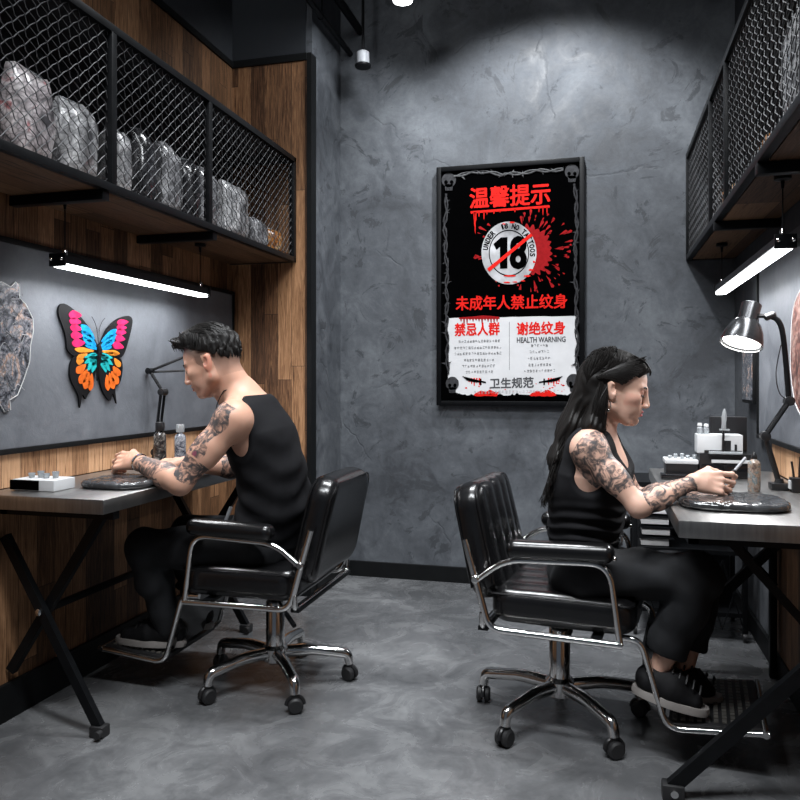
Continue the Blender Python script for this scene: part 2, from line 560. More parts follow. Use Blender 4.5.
struct('floor', M().box((-2.1, -0.6, -0.1), (0.9, 4.2, 0.0)), MAT['floor'])
struct('ceiling', M().box((-2.1, -0.6, ZC), (0.9, 4.2, ZC + 0.1)), MAT['dark_wall'])
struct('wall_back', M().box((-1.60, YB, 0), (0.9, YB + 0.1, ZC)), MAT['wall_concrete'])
struct('wall_left', M().box((XL - 0.1, -0.6, 0), (XL, YE + 0.1, 2.73)), MAT['wood_y'])
struct('wall_left_upper', M().box((XL - 0.1, -0.6, 2.73), (XL, YE + 0.1, ZC)), MAT['upper_wall'])
struct('wall_end', M().box((XL, YE, 0), (XC - 0.018, YE + 0.05, 2.73)), MAT['wood_x'])
struct('wall_end_upper', M().box((XL, YE, 2.76), (XC - 0.03, YE + 0.05, ZC)), MAT['upper_wall'])
struct('wall_column', M().box((XL, YE + 0.05, 0), (XC, YB, ZC)).box((XC - 0.03, YE + 0.01, 2.76), (XC, YE + 0.05, ZC)), MAT['wall_concrete'])
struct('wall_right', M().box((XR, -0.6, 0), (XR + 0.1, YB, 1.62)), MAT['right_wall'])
struct('wall_right_lower', M().box((XR - 0.008, -0.6, 0.086), (XR, 3.17, 0.70)), MAT['wood_y'])
struct('wall_right_upper', M().box((XR, -0.6, 1.62), (XR + 0.1, YB, ZC)), MAT['upper_wall'])
struct('trim_1', M().box((XC - 0.022, YE - 0.008, 0), (XC + 0.003, YE + 0.06, 2.765)), MAT['black_paint'])
struct('trim_2', M().box((XL, YE - 0.012, 2.73), (XC - 0.022, YE + 0.05, 2.765)), MAT['black_paint'])
struct('trim_3', M().box((XL, -0.6, 2.73), (XL + 0.012, YE - 0.012, 2.76)), MAT['black_paint'])
struct('baseboard_left', M().box((XL, -0.6, 0), (XL + 0.015, YE, 0.12), 0.003), MAT['black_paint'])
struct('baseboard_end', M().box((XL + 0.015, YE - 0.015, 0), (XC - 0.022, YE, 0.10), 0.003), MAT['black_paint'])
struct('baseboard_column', M().box((XC, YE + 0.06, 0), (XC + 0.015, YB, 0.085), 0.003), MAT['black_paint'])
struct('baseboard_back', M().box((XC + 0.015, YB - 0.015, 0), (XR - 0.015, YB, 0.085), 0.003), MAT['black_paint'])
struct('baseboard_right', M().box((XR - 0.015, -0.6, 0), (XR, YB, 0.085), 0.003), MAT['black_paint'])


# grey boards over the desks, with black edge strips, pale boards below
def wallboard(name, x0, x1, y0, y1, label, sgn):
    b = thing(name, label, 'wall panel', (x0, (y0 + y1) / 2, 0.86))
    obj('panel', M().box((min(x0, x1), y0, 0.875), (max(x0, x1), y1, 1.545)), MAT['board'], b)
    e = 0.022 * sgn
    lo, hi = sorted((x0, x0 + e))
    obj('frame', M().box((lo, y0, 0.86), (hi, y1, 0.878), 0.002).box((lo, y0, 1.542), (hi, y1, 1.56), 0.002).box((lo, y1 - 0.012, 0.86), (hi, y1, 1.56), 0.002), MAT['black_paint'], b)
    return b


wallboard('wall_board', XL, XL + 0.014, 0.2, 3.585, 'long grey board on the wood wall behind the butterfly', 1)
wallboard('wall_board', XR, XR - 0.014, 0.2, 3.40, 'grey board on the right wall behind the silver-rimmed arm lamp', -1)
tag(obj('splash_panel', M().box((XL + 0.001, 0.2, 0.752), (XL + 0.009, 3.58, 0.858)), MAT['wood_low']), 'pale wood strip of boards along the left desk, under the grey board', 'wall panel')
tag(obj('splash_panel', M().box((XR - 0.009, 0.2, 0.752), (XR - 0.001, 3.17, 0.858)), MAT['wood_low']), 'pale wood strip of boards along the right desk, under the grey board', 'wall panel')

# ceiling services
for k, (x, z, r) in enumerate(((-1.36, 2.94, 0.016), (-1.30, 3.06, 0.022))):
    p = thing('ceiling_pipe', ['lower thin dark pipe running under the ceiling to the back wall', 'upper thicker dark pipe running under the ceiling to the back wall'][k], 'pipe', (x, 2, z))
    m = M().tube([(x, -0.5, z), (x, YB, z)], r, 12)
    obj('pipe', m, MAT['black_metal'], p)
    for y in (1.4, 2.6, 3.6):
        obj('hanger', M().tube([(x, y, z), (x, y, ZC)], 0.004, 6).lathe([(r + 0.004, -0.012), (r + 0.004, 0.012)], (x, y, z), (0, 1, 0), 16), MAT['black_metal'], p)
c = atY(363, 57, 3.8)
s = thing('ceiling_spotlight', 'small grey ceiling spotlight at the top of the back wall, beside the pipes', 'light', (c.x, c.y, ZC))
obj('stem', M().tube([(c.x, c.y, ZC), (c.x, c.y, c.z + 0.03)], 0.008, 10), MAT['black_metal'], s)
obj('head', M().lathe([(0.026, -0.040), (0.034, -0.035), (0.034, 0.022), (0.024, 0.03)], c, (0, 0, 1), 20), MAT['grey_plastic'], s)
obj('collar', M().lathe([(0.040, -0.055), (0.044, -0.05), (0.044, -0.042), (0.034, -0.038)], c, (0, 0, 1), 20), MAT['black_metal'], s)
c = Vector((-0.89, 3.42, 2.885))
s = thing('ceiling_lamp', 'bright ceiling lamp cut off by the top edge of the picture', 'light', (c.x, c.y, ZC))
obj('stem', M().tube([(c.x, c.y, ZC), (c.x, c.y, c.z + 0.04)], 0.008, 10), MAT['black_metal'], s)
obj('housing', M().lathe([(0.03, 0.07), (0.055, 0.05), (0.058, 0.0), (0.052, 0.0), (0.05, 0.045), (0.02, 0.06)], c, (0, 0, 1), 24), MAT['black_metal'], s)
obj('diffuser', M().lathe([(0.05, 0.01), (0.045, -0.012), (0.02, -0.022), (0.001, -0.024)], c, (0, 0, 1), 24), MAT['lamp'], s)

# ================================================================== mesh-front wall cabinets
def wire_panel(xf, y0, y1, z0, z1, seed, dy=0.044, dz=0.040, r=0.0016):
    rnd = random.Random(seed)
    m = M()
    W = y1 - y0; H = z1 - z0
    sl = dz / dy
    for sgn in (1, -1):
        n = int((W + H / sl) / dy) + 2
        for i in range(n):
            # line: z = z0 + sgn*sl*(y - yc)
            if sgn == 1:
                ys = y0 - H / sl + i * dy + 0.01
                a = (ys, z0); b = (ys + H / sl, z1)
            else:
                ys = y0 + i * dy + 0.02
                a = (ys, z0); b = (ys - H / sl, z1)
            pts = []
            steps = int(H / dz * 2) + 1
            ph = rnd.random() * 0.003
            for k in range(steps + 1):
                t = k / steps
                y = a[0] + (b[0] - a[0]) * t; z = a[1] + (b[1] - a[1]) * t
                zig = 0.0035 if k % 2 else -0.0035
                y += zig + 0.002 * math.sin(t * 9 + i) + ph
                z += 0.002 * math.sin(t * 7 + i * 1.3)
                if y0 <= y <= y1: pts.append((xf + (0.0025 if (k + (sgn > 0)) % 2 else -0.0025), y, min(max(z, z0), z1)))
                elif pts: break
            if len(pts) > 1: m.tube(pts, r, 4, cap=False)
    return m


def cabinet(xf, xw, ys, name, label, brackets, seed):
    sgn = 1 if xf > xw else -1
    z0, z1 = 1.70, 2.235
    t = thing(name, label, 'cabinet', (xw, (ys[0] + ys[-1]) / 2, z0))
    e = 0.026
    lo, hi = sorted((xf, xf - sgn * e))
    fr = M()
    fr.box((lo, ys[0], z1 - e), (hi, ys[-1], z1), 0.002)
    fr.box((lo, ys[0], z0), (hi, ys[-1], z0 + e), 0.002)
    a, b = sorted((xw, xf))
    for y in (ys[0], ys[-1] - e):
        fr.box((a, y, z1 - e), (b, y + e, z1), 0.002)
        fr.box((a, y, z0), (b, y + e, z0 + e), 0.002)
    obj('frame', fr, MAT['black_metal'], t)
    for i, y in enumerate(ys):
        yy = y if i == 0 else (y - e if i == len(ys) - 1 else y - e / 2)
        obj('post', M().box((lo, yy, z0 + e), (hi, yy + e, z1 - e), 0.002), MAT['black_metal'], t)
    obj('shelf_board', M().box((a + 0.004, ys[0] + 0.03, z0 + 0.002), (b - 0.03, ys[-1] - 0.03, z0 + 0.02)) if sgn > 0 else M().box((a + 0.03, ys[0] + 0.03, z0 + 0.002), (b - 0.004, ys[-1] - 0.03, z0 + 0.02)), MAT['wood_shelf'], t)
    c, d = sorted((xw, xw + sgn * 0.006))
    obj('back_panel', M().box((c, ys[0], z0 + 0.02), (d, ys[-1], z1)), MAT['dark_wall'], t)
    obj('top_panel', M().box((a + 0.006, ys[0] + 0.03, z1 - 0.012), (b - 0.028, ys[-1] - 0.03, z1 - 0.004)) if sgn > 0 else M().box((a + 0.028, ys[0] + 0.03, z1 - 0.012), (b - 0.006, ys[-1] - 0.03, z1 - 0.004)), MAT['dark_wall'], t)
    for i in range(len(ys) - 1):
        obj('wire_mesh', wire_panel(xf - sgn * e / 2, ys[i] + e / 2, ys[i + 1] - e / 2, z0 + e * 0.7, z1 - e * 0.7, seed + i), MAT['wire'], t)
    for y in brackets:
        obj('bracket', M().box((a, y - 0.017, z0 - 0.032), (b - 0.01 if sgn > 0 else b, y + 0.017, z0 + 0.0), 0.002), MAT['black_metal'], t)
    return t


cabinet(-1.498, XL, (0.86, 1.48, 2.10, 2.72, 3.595), 'mesh_cabinet', 'long black wire-mesh wall cabinet above the left desk, full of packets', (0.75 + 0.3, 2.07, 2.77), 1)
cabinet(0.42, XR, (0.9, 1.8, 2.84, 3.22, 4.045), 'mesh_cabinet', 'black wire-mesh wall cabinet above the right desk, nearly empty', (1.4, 2.28, 3.08), 20)


# ---- wrapped packets in the cabinets (surface-net soft shapes come from the SDF tools below)
def packet(name, c, w, h, d, mat, label, rz, seed, group=None, lean=0.0, root=None):
    """crumpled film-wrapped packet standing on its edge; w along local y, d along x"""
    rnd = random.Random(seed)
    bm = bmesh.new()
    bmesh.ops.create_cube(bm, size=1)
    bmesh.ops.subdivide_edges(bm, edges=list(bm.edges), cuts=7, use_grid_fill=True)
    R = Matrix.Rotation(rz, 3, 'Z') @ Matrix.Rotation(lean, 3, 'X')
    ph = [rnd.random() * 6 for _ in range(6)]
    for v in bm.verts:
        x, y, z = v.co
        ex = 1 - 0.75 * (2 * abs(y)) ** 4 * 1.0
        ez = 1 - 0.75 * (2 * abs(z)) ** 5
        x2 = x * d * max(0.3, ex) * max(0.3, ez)
        cr = 0.5 + abs(x) 
        y2 = y * w * (1 - 0.05 * math.cos(z * 9 + ph[0])) + 0.002 * math.sin(z * 11 + ph[1])
        z2 = z * h + (0.007 * math.sin(y * 7 + ph[2]) + 0.002 * math.sin(y * 19 + ph[3])) * (z > 0)
        x2 += 0.0025 * math.sin(y * 14 + z * 11 + ph[4]) * cr
        v.co = R @ Vector((x2, y2, z2 + h / 2))
    bm.verts.index_update()
    t = thing(name, label, 'packet', (c[0], c[1], c[2]), 0, group)
    m = M().bm(bm)
    m.v = [(v[0], v[1], max(v[2], 0.0)) for v in m.v]
    obj('wrapper', m, mat, t, True, 60, local=True)
    top = bez([R @ Vector((0, -w * 0.42, h)), R @ Vector((0.004, 0, h + 0.006)), R @ Vector((0, w * 0.42, h))], 5)
    obj('sealed_edge', M().tube(top, 0.004, 5), MAT['clear'], t, local=True)
    return t


zs = 1.7205
PK = [  # y, x, w, h, depth, material, label
    (1.87, -1.63, .17, .285, .11, 'bag_rose', 'rosy printed packet behind the wire mesh, nearest the left edge'),
    (2.07, -1.63, .18, .26, .12, 'bag_white', 'cream and grey packet behind the wire mesh, right of the rosy one'),
    (2.30, -1.64, .08, .25, .12, 'bag_white', 'slim white packet just right of the first mesh cabinet post'),
    (2.44, -1.64, .12, .29, .12, 'bag_dark', 'black glossy packet standing second in the middle mesh bay'),
    (2.60, -1.63, .13, .285, .12, 'bag_grey', 'grey patterned packet standing third in the middle mesh bay'),
    (2.75, -1.63, .10, .27, .12, 'bag_dark', 'black glossy packet standing fourth in the middle mesh bay'),
    (2.89, -1.63, .14, .27, .12, 'bag_grey', 'grey patterned packet at the right end of the middle mesh bay'),
    (3.12, -1.62, .24, .26, .13, 'bag_white', 'bright white packet at the left of the third mesh bay'),
    (3.34, -1.61, .13, .15, .12, 'bag_grey', 'low grey packet in the middle of the third mesh bay'),
    (3.49, -1.60, .12, .13, .12, 'bag_orange', 'small orange packet at the right end of the third mesh bay'),
]
for i, (y, x, w_, h_, d_, mt, lb) in enumerate(PK):
    packet('wrapped_packet', (x, y, zs), w_, h_, d_, MAT[mt], lb, 0.12 * math.sin(i * 2.1), 50 + i, 'wrapped packets in the left mesh cabinet')
packet('wrapped_packet', (0.535, 2.12, zs), .30, .36, .13, MAT['bag_white'], 'tall crumpled white packet in the right mesh cabinet', 0.1, 81, 'wrapped packets in the right mesh cabinet')
packet('wrapped_packet', (0.50, 2.40, zs), .09, .09, .09, MAT['bag_orange'], 'small orange packet beside the tall white one in the right mesh cabinet', 0.1, 82, 'wrapped packets in the right mesh cabinet')
packet('wrapped_packet', (0.50, 3.05, zs), .12, .11, .10, MAT['bag_orange'], 'small orange packet at the far end of the right mesh cabinet', 0.0, 83, 'wrapped packets in the right mesh cabinet')


# ================================================================== hanging tube lamps
def tube_lamp(x, y0, y1, z, label):
    t = thing('tube_lamp', label, 'light', (x, (y0 + y1) / 2, z))
    m = M().prism([(x - 0.028, y0, z + 0.002), (x + 0.028, y0, z + 0.002), (x + 0.022, y0, z + 0.03), (x - 0.022, y0, z + 0.03)], (0, y1 - y0, 0))
    m.box((x - 0.030, y0 - 0.01, z - 0.008), (x + 0.030, y0, z + 0.034), 0.002).box((x - 0.030, y1, z - 0.008), (x + 0.030, y1 + 0.01, z + 0.034), 0.002)
    obj('housing', m, MAT['black_metal'], t)
    obj('diffuser', M().box((x - 0.021, y0 + 0.001, z - 0.010), (x + 0.021, y1 - 0.001, z + 0.006), 0.004), MAT['lamp'], t)
    for y in (y0 + 0.03, y1 - 0.03):
        obj('cable', M().tube([(x, y, z + 0.03), (x, y, 1.665)], 0.0022, 6), MAT['black_metal'], t)
        obj('clip', M().lathe([(0.008, 0), (0.008, 0.02), (0.004, 0.026)], (x, y, z + 0.03), (0, 0, 1), 12), MAT['chrome'], t)
        obj('canopy', M().lathe([(0.004, -0.04), (0.006, -0.018), (0.024, -0.014), (0.024, -0.001)], (x, y, 1.702), (0, 0, 1), 18), MAT['black_metal'], t)
    for q in (-1, 1):
        obj('end_screw', M().ball((x + 0.02 * q, y0 - 0.012, z + 0.016), 0.006, 10, 6), MAT['chrome'], t)
    return t


tube_lamp(-1.70, 2.09, 3.02, 1.477, 'white tube lamp hanging under the left mesh cabinet')
tube_lamp(0.52, 2.40, 3.60, 1.488, 'white tube lamp hanging under the right mesh cabinet')


# ================================================================== desks
def desk(x0, x1, y0, y1, label, front, kind):
    t = thing('steel_desk', label, 'desk', ((x0 + x1) / 2, (y0 + y1) / 2, 0))
    obj('desktop', M().box((x0, y0, 0.705), (x1, y1, 0.75), 0.006, 2), MAT['steel'], t, True, 30)
    obj('subframe', M().box((x0 + 0.03, y0 + 0.06, 0.68), (x1 - 0.01, y0 + 0.09, 0.705)).box((x0 + 0.03, y1 - 0.09, 0.68), (x1 - 0.01, y1 - 0.06, 0.705))
        .box((x0 + 0.03, y0 + 0.06, 0.68), (x0 + 0.055, y1 - 0.06, 0.705)), MAT['black_metal'], t)
    return t


def bar(m, a, b, w, h=None):
    h = h or w
    a = Vector(a); b = Vector(b)
    d = (b - a).normalized()
    u = d.cross(Vector((0, 1, 0))).normalized() * w / 2
    v = Vector((0, 1, 0)) * h / 2
    m.prism([a + u + v, a - u + v, a - u - v, a + u - v], b - a)
    return m


# left desk
dl = desk(XL + 0.012, -1.40, 1.91, 3.20, 'steel-topped desk on crossed black legs along the left wood wall', 1, 'l')
for y in (2.03, 3.03):
    for (a, b, dy) in (((-1.495, 0.03), (-1.842, 0.60), -0.012), ((-1.50, 0.68), (-1.842, 0.16), 0.014)):
        lg = obj('leg', bar(M(), (a[0], y + dy, a[1]), (b[0], y + dy, b[1]), 0.030, 0.022), MAT['black_metal'], dl)
        f = a
        if a[1] < b[1]: obj('foot', M().box((f[0] - 0.022, y + dy - 0.02, 0.0), (f[0] + 0.026, y + dy + 0.02, 0.035), 0.005).lathe([(0.012, 0), (0.012, 0.02)], (f[0] + 0.02, y + dy - 0.022, 0.02), (0, -1, 0), 12), MAT['rubber'], lg)
    obj('bolt', M().lathe([(0.011, 0), (0.011, 0.006), (0.006, 0.010)], (-1.703, y - 0.024, 0.370), (0, -1, 0), 14), MAT['chrome'], dl)
obj('cross_bar', M().box((-1.713, 2.05, 0.360), (-1.693, 3.02, 0.380), 0.002), MAT['black_metal'], dl)

# right desk
dr = desk(0.19, XR - 0.012, 2.0, 3.16, 'steel-topped desk along the right wall with a pad and bottle on it', -1, 'r')
for y in (2.12, 3.04):
    for (a, b, dy) in (((0.185, 0.03), (0.628, 0.50), -0.014), ((0.33, 0.68), (0.628, 0.34), 0.014)):
        lg = obj('leg', bar(M(), (a[0], y + dy, a[1]), (b[0], y + dy, b[1]), 0.034 if a[1] < .1 else 0.022, 0.024), MAT['black_metal'], dr)
        if a[1] < 0.1:
            obj('foot', M().box((a[0] - 0.026, y + dy - 0.022, 0.0), (a[0] + 0.03, y + dy + 0.022, 0.04), 0.006), MAT['rubber'], lg)
            obj('bolt', M().lathe([(0.010, 0), (0.010, 0.006)], (a[0] + 0.004, y + dy - 0.022, 0.022), (0, -1, 0), 12), MAT['chrome'], lg)
    obj('leg', M().box((0.608, y - 0.002, 0.0), (0.632, y + 0.026, 0.68), 0.002), MAT['black_metal'], dr)

# storage under the right desk
tr = thing('storage_rack', 'black open rack with white paper stacks under the right desk, against the back', 'rack', (0.42, 3.55, 0))
fr = M()
X0, X1, Y0, Y1 = 0.14, 0.60, 3.42, 3.75
for x in (X0, X1 - 0.02):
    for y in (Y0, Y1 - 0.02):
        obj('post', M().box((x, y, 0.03), (x + 0.02, y + 0.02, 0.66), 0.002), MAT['black_metal'], tr)
for z in (0.10, 0.36, 0.64):
    obj('shelf', M().box((X0 + 0.02, Y0 + 0.01, z), (X1 - 0.02, Y1, z + 0.018)), MAT['black_metal'], tr)
obj('back_panel', M().box((X0 + 0.02, Y1, 0.1), (X1 - 0.02, Y1 + 0.006, 0.66)), MAT['dark_wall'], tr)
bw = M()
for i in range(5):
    x = X0 + 0.02 + i * 0.085
    bw.tube([(x, Y0 - 0.004, 0.05), (x + 0.085, Y0 - 0.004, 0.34)], 0.003, 5)
    bw.tube([(x + 0.085, Y0 - 0.004, 0.05), (x, Y0 - 0.004, 0.34)], 0.003, 5)
obj('wire_brace', bw, MAT['black_metal'], tr)
for x in (X0 + 0.01, X1 - 0.01):
    for y in (Y0 + 0.01, Y1 - 0.01):
        obj('caster', M().lathe([(0.018, -0.008), (0.02, 0), (0.018, 0.008)], (x, y, 0.02), (1, 0, 0), 14), MAT['rubber'], tr)
for i in range(4):
    z = 0.382 + 0.046 * i
    tag(obj('paper_stack', M().box((0.175 + 0.004 * (i % 2), 3.45, z), (0.29 + 0.004 * (i % 2), 3.66, z + 0.03 - 0.004 * (i % 2)), 0.002), MAT['paper']),
        ['lowest', 'second lowest', 'second highest', 'topmost'][i] + ' of the white paper stacks on the rack under the right desk', 'paper', 'white paper stacks under the right desk')
    if i < 3:
        obj('paper_tray', M().box((0.165, 3.44, z + 0.031), (0.31, 3.70, z + 0.036)), MAT['black_metal'], tr)

# ================================================================== salon chairs
def rbox_sdf(P, c, b, r):
    qx = abs(P[0] - c[0]) - (b[0] - r); qy = abs(P[1] - c[1]) - (b[1] - r); qz = abs(P[2] - c[2]) - (b[2] - r)
    o = np.sqrt(np.maximum(qx, 0) ** 2 + np.maximum(qy, 0) ** 2 + np.maximum(qz, 0) ** 2)
    return o + np.minimum(np.maximum(qx, np.maximum(qy, qz)), 0) - r


def slab_sdf(x, y, z, hx, hy, hz, rc, re):
    """cushion: hx thick, outline hy x hz with corner radius rc, edges rounded by re"""
    qy = np.abs(y) - (hy - rc); qz = np.abs(z) - (hz - rc)
    d2 = np.sqrt(np.maximum(qy, 0) ** 2 + np.maximum(qz, 0) ** 2) + np.minimum(np.maximum(qy, qz), 0) - rc
    a = d2 + re; b = np.abs(x) - hx + re
    return np.sqrt(np.maximum(a, 0) ** 2 + np.maximum(b, 0) ** 2) + np.minimum(np.maximum(a, b), 0) - re


def surface_nets(F, org, h):
    S = F < 0
    a = S[:-1, :-1, :-1].astype(np.int8)
    cnt = np.zeros_like(a)
    for i in (0, 1):
        for j in (0, 1):
            for k in (0, 1):
                cnt += S[i:i + a.shape[0], j:j + a.shape[1], k:k + a.shape[2]]
    act = (cnt > 0) & (cnt < 8)
    idx = np.full(a.shape, -1, np.int32)
    ii, jj, kk = np.nonzero(act)
    idx[ii, jj, kk] = np.arange(len(ii))
    acc = np.zeros((len(ii), 3)); num = np.zeros(len(ii))
    cs = [(0, 0, 0), (1, 0, 0), (0, 1, 0), (1, 1, 0), (0, 0, 1), (1, 0, 1), (0, 1, 1), (1, 1, 1)]
    for p in range(8):
        for ax in range(3):
            c0 = cs[p]
            if c0[ax]: continue
            c1 = list(c0); c1[ax] = 1
            f0 = F[ii + c0[0], jj + c0[1], kk + c0[2]]; f1 = F[ii + c1[0], jj + c1[1], kk + c1[2]]
            cr = (f0 < 0) != (f1 < 0)
            t = np.where(cr, f0 / np.where(cr, f0 - f1, 1), 0)
            q = np.zeros((len(ii), 3)); q[:] = c0
            q[:, ax] += t
            acc += q * cr[:, None]; num += cr
    V = (np.stack([ii, jj, kk], 1) + acc / num[:, None]) * h + np.array(org)
    faces = []
    for ax in range(3):
        s0 = [slice(None)] * 3; s1 = [slice(None)] * 3
        s0[ax] = slice(0, -1); s1[ax] = slice(1, None)
        A = S[tuple(s0)]; B = S[tuple(s1)]
        x, y, z = np.nonzero(A != B)
        o = [1, 2] if ax == 0 else ([2, 0] if ax == 1 else [0, 1])
        pos = np.stack([x, y, z], 1)
        ok = (pos[:, o[0]] > 0) & (pos[:, o[1]] > 0) & (pos[:, o[0]] < idx.shape[o[0]]) & (pos[:, o[1]] < idx.shape[o[1]])
        pos = pos[ok]
        ina = A[pos[:, 0], pos[:, 1], pos[:, 2]]
        def g(d0, d1):
            q = pos.copy(); q[:, o[0]] -= d0; q[:, o[1]] -= d1
            return idx[q[:, 0], q[:, 1], q[:, 2]]
        quad = np.stack([g(1, 1), g(0, 1), g(0, 0), g(1, 0)], 1)
        quad[~ina] = quad[~ina][:, ::-1]
        faces.append(quad)
    Fc = np.concatenate(faces)
    Fc = Fc[(Fc >= 0).all(1)]
    return V, Fc


def net_obj(name, V, Fc, mat, parent=None, loc=None, colors=None, floats=None):
    me = bpy.data.meshes.new(name)
    if parent is not None and loc is None:
        loc = root_loc(parent)
    V = V - np.array(loc if loc is not None else (0, 0, 0))
    me.vertices.add(len(V)); me.vertices.foreach_set('co', V.astype(np.float32).ravel())
    me.loops.add(len(Fc) * 4); me.loops.foreach_set('vertex_index', Fc.astype(np.int32).ravel())
    me.polygons.add(len(Fc))
    me.polygons.foreach_set('loop_start', np.arange(0, len(Fc) * 4, 4, dtype=np.int32))
    me.update(calc_edges=True)
    me.shade_smooth()
    me.materials.append(mat)
    if colors is not None:
        a = me.color_attributes.new('tone', 'FLOAT_COLOR', 'POINT')
        a.data.foreach_set('color', np.concatenate([colors, np.ones((len(V), 1))], 1).astype(np.float32).ravel())
    for k, arr in (floats or {}).items():
        a = me.attributes.new(k, 'FLOAT', 'POINT')
        a.data.foreach_set('value', arr.astype(np.float32))
    o = bpy.data.objects.new(name, me)
    COL.objects.link(o)
    if parent is not None: o.parent = parent
    return o


def sdf_mesh(fn, lo, hi, h):
    lo = np.array(lo) - 2 * h; hi = np.array(hi) + 2 * h
    n = np.ceil((hi - lo) / h).astype(int) + 1
    P = [(lo[i] + np.arange(n[i]) * h).reshape([-1 if j == i else 1 for j in range(3)]) for i in range(3)]
    return surface_nets(fn(P) + np.zeros(n), lo, h)


def make_chair():
    """faces +X, origin on the floor under the column"""
    t = thing('salon_chair', 'x', 'chair')
    # seat cushion with channels running front to back
    def seat(P):
        groove = 0.006 * np.abs(np.cos(P[1] * PI / 0.088)) ** 0.6 - 0.006
        d = slab_sdf(P[2] - 0.415, P[1], P[0] - 0.040, 0.052, 0.235, 0.215, 0.06, 0.036)
        top = np.clip((P[2] - 0.43) / 0.02, 0, 1) * np.clip((0.205 - np.abs(P[1])) / 0.01, 0, 1)
        return d - groove * top - 0.004 * np.clip(1 - ((P[0] - .04) / .22) ** 2 - (P[1] / .25) ** 2, 0, 1)
    V, Fc = sdf_mesh(seat, (-0.25, -0.25, 0.35), (0.26, 0.25, 0.49), 0.006)
    so = net_obj('seat', V, Fc, MAT['leather'], t)
    pp = fillet([(-0.165, -0.228, .452), (0.248, -0.228, .452), (0.248, 0.228, .452), (-0.165, 0.228, .452), (-0.165, -0.228, .452)], 0.03)
    obj('piping', M().tube(pp, 0.0035, 6), MAT['leather'], so, local=True)
    # backrest, tilted back
    A = math.radians(13)
    ca, sa = math.cos(A), math.sin(A)
    ox, oz = -0.155, 0.425
    def back(P):
        x = (P[0] - ox) * ca + (P[2] - oz) * sa
        z = -(P[0] - ox) * sa + (P[2] - oz) * ca
        d = slab_sdf(x + 0.02 + 0.25 * P[1] ** 2, P[1], z - 0.182, 0.047, 0.23 - 0.02 * np.clip((z - .1) / .27, 0, 1), 0.182, 0.075, 0.038)
        groove = 0.007 * np.abs(np.cos(P[1] * PI / 0.088)) ** 0.6 - 0.007
        front = np.clip((x + 0.0) / 0.02, 0, 1) * np.clip((0.2 - np.abs(P[1])) / 0.01, 0, 1)
        return d - groove * front
    V, Fc = sdf_mesh(back, (-0.34, -0.24, 0.40), (-0.07, 0.24, 0.86), 0.006)
    bo = net_obj('backrest', V, Fc, MAT['leather'], t)
    def W(x, y, z): return (ox + x * ca - z * sa, y, oz + x * sa + z * ca)
    for xx in (-0.055, 0.017):
        pp = fillet([W(xx - .010, -0.222, 0.05), W(xx - .010, -0.210, 0.354), W(xx - .010, 0.210, 0.354), W(xx - .010, 0.222, 0.05)], 0.07)
        obj('piping', M().tube(pp, 0.0035, 6), MAT['leather'], bo, local=True)
    for s in (-1, 1):
        y = 0.262 * s
        # main side rail: up the back, round under the seat, forward
        rail = fillet([W(-0.040, y, 0.205), W(-0.03, y, 0.02), (-0.165, y, 0.352), (0.22, y, 0.352)], 0.075, 8)
        obj('side_rail', M().tube(rail, 0.0105, 12), MAT['chrome'], t, local=True)
        arm = fillet([W(-0.03, y, 0.08), (-0.115, y, 0.565), (0.185, y, 0.578), (0.215, y, 0.352)], 0.06, 8)
        ao = obj('arm_frame', M().tube(arm, 0.0095, 12), MAT['chrome'], t, local=True)
        V, Fc = sdf_mesh(lambda P: rbox_sdf(P, (0.045, y, 0.603), (0.155, 0.034, 0.027), 0.025), (-0.115, y - 0.037, 0.572), (0.205, y + 0.037, 0.638), 0.005)
        V[:, 2] += 0.03 * V[:, 0] 
        net_obj('armrest', V, Fc, MAT['leather'], t)
        q = W(-0.033, y, 0.085)
        obj('rail_joint', M().lathe([(0.009, -0.015), (0.0125, -0.012), (0.0125, 0.012), (0.009, 0.015)], q, (0, 1, 0), 14), MAT['chrome'], ao, local=True)
        obj('screw', M().ball((0.199, y, 0.594), 0.007, 8, 6), MAT['chrome'], ao, local=True)
        # footrest tube
        ft = fillet([(0.20, 0.19 * s, 0.352), (0.265, 0.19 * s, 0.350), (0.335, 0.19 * s, 0.108), (0.60, 0.19 * s, 0.136)], 0.045, 8)
        obj('footrest_tube', M().tube(ft, 0.0095, 12), MAT['chrome'], t, local=True)
    obj('back_cross_rail', M().tube(fillet([(-0.185, -0.262, 0.40), (-0.185, -0.262, 0.353), (-0.185, 0.262, 0.353), (-0.185, 0.262, 0.40)], .03), 0.010, 10), MAT['chrome'], t, local=True)
    obj('calf_panel', M().prism([(0.268, -0.18, 0.335), (0.325, -0.18, 0.145), (0.332, -0.18, 0.148), (0.275, -0.18, 0.338)], (0, 0.36, 0)), MAT['gloss_black'], t, local=True)
    tilt = Matrix.Translation((0.34, 0, 0.110)) @ Matrix.Rotation(-0.10, 4, 'Y') @ Matrix.Translation((-0.34, 0, -0.124))
    fp = obj('footplate', M().box((0.34, -0.180, 0.119), (0.585, 0.180, 0.137), 0.006, 2, tilt), MAT['rubber'], t, local=True)
    tr_ = M()
    for i in range(10):
        for j in range(14):
            x = 0.352 + i * 0.022; yy = -0.156 + j * 0.024
            tr_.box((x, yy - 0.009, 0.136), (x + 0.012, yy + 0.009, 0.1415), 0, 2, tilt)
    obj('tread', tr_, MAT['tread'], fp, local=True)
    obj('footrest_bar', M().tube([(0.590, -0.199, 0.1355), (0.590, 0.199, 0.1355)], 0.0095, 12), MAT['chrome'], t, local=True)
    # mechanism, column, base
    obj('mechanism', M().box((-0.11, -0.08, 0.335), (0.11, 0.08, 0.362), 0.005).box((-0.2, -0.262, 0.345), (-0.17, 0.262, 0.358), 0.002).box((0.13, -0.262, 0.345), (0.16, 0.262, 0.358), 0.002), MAT['black_metal'], t, local=True)
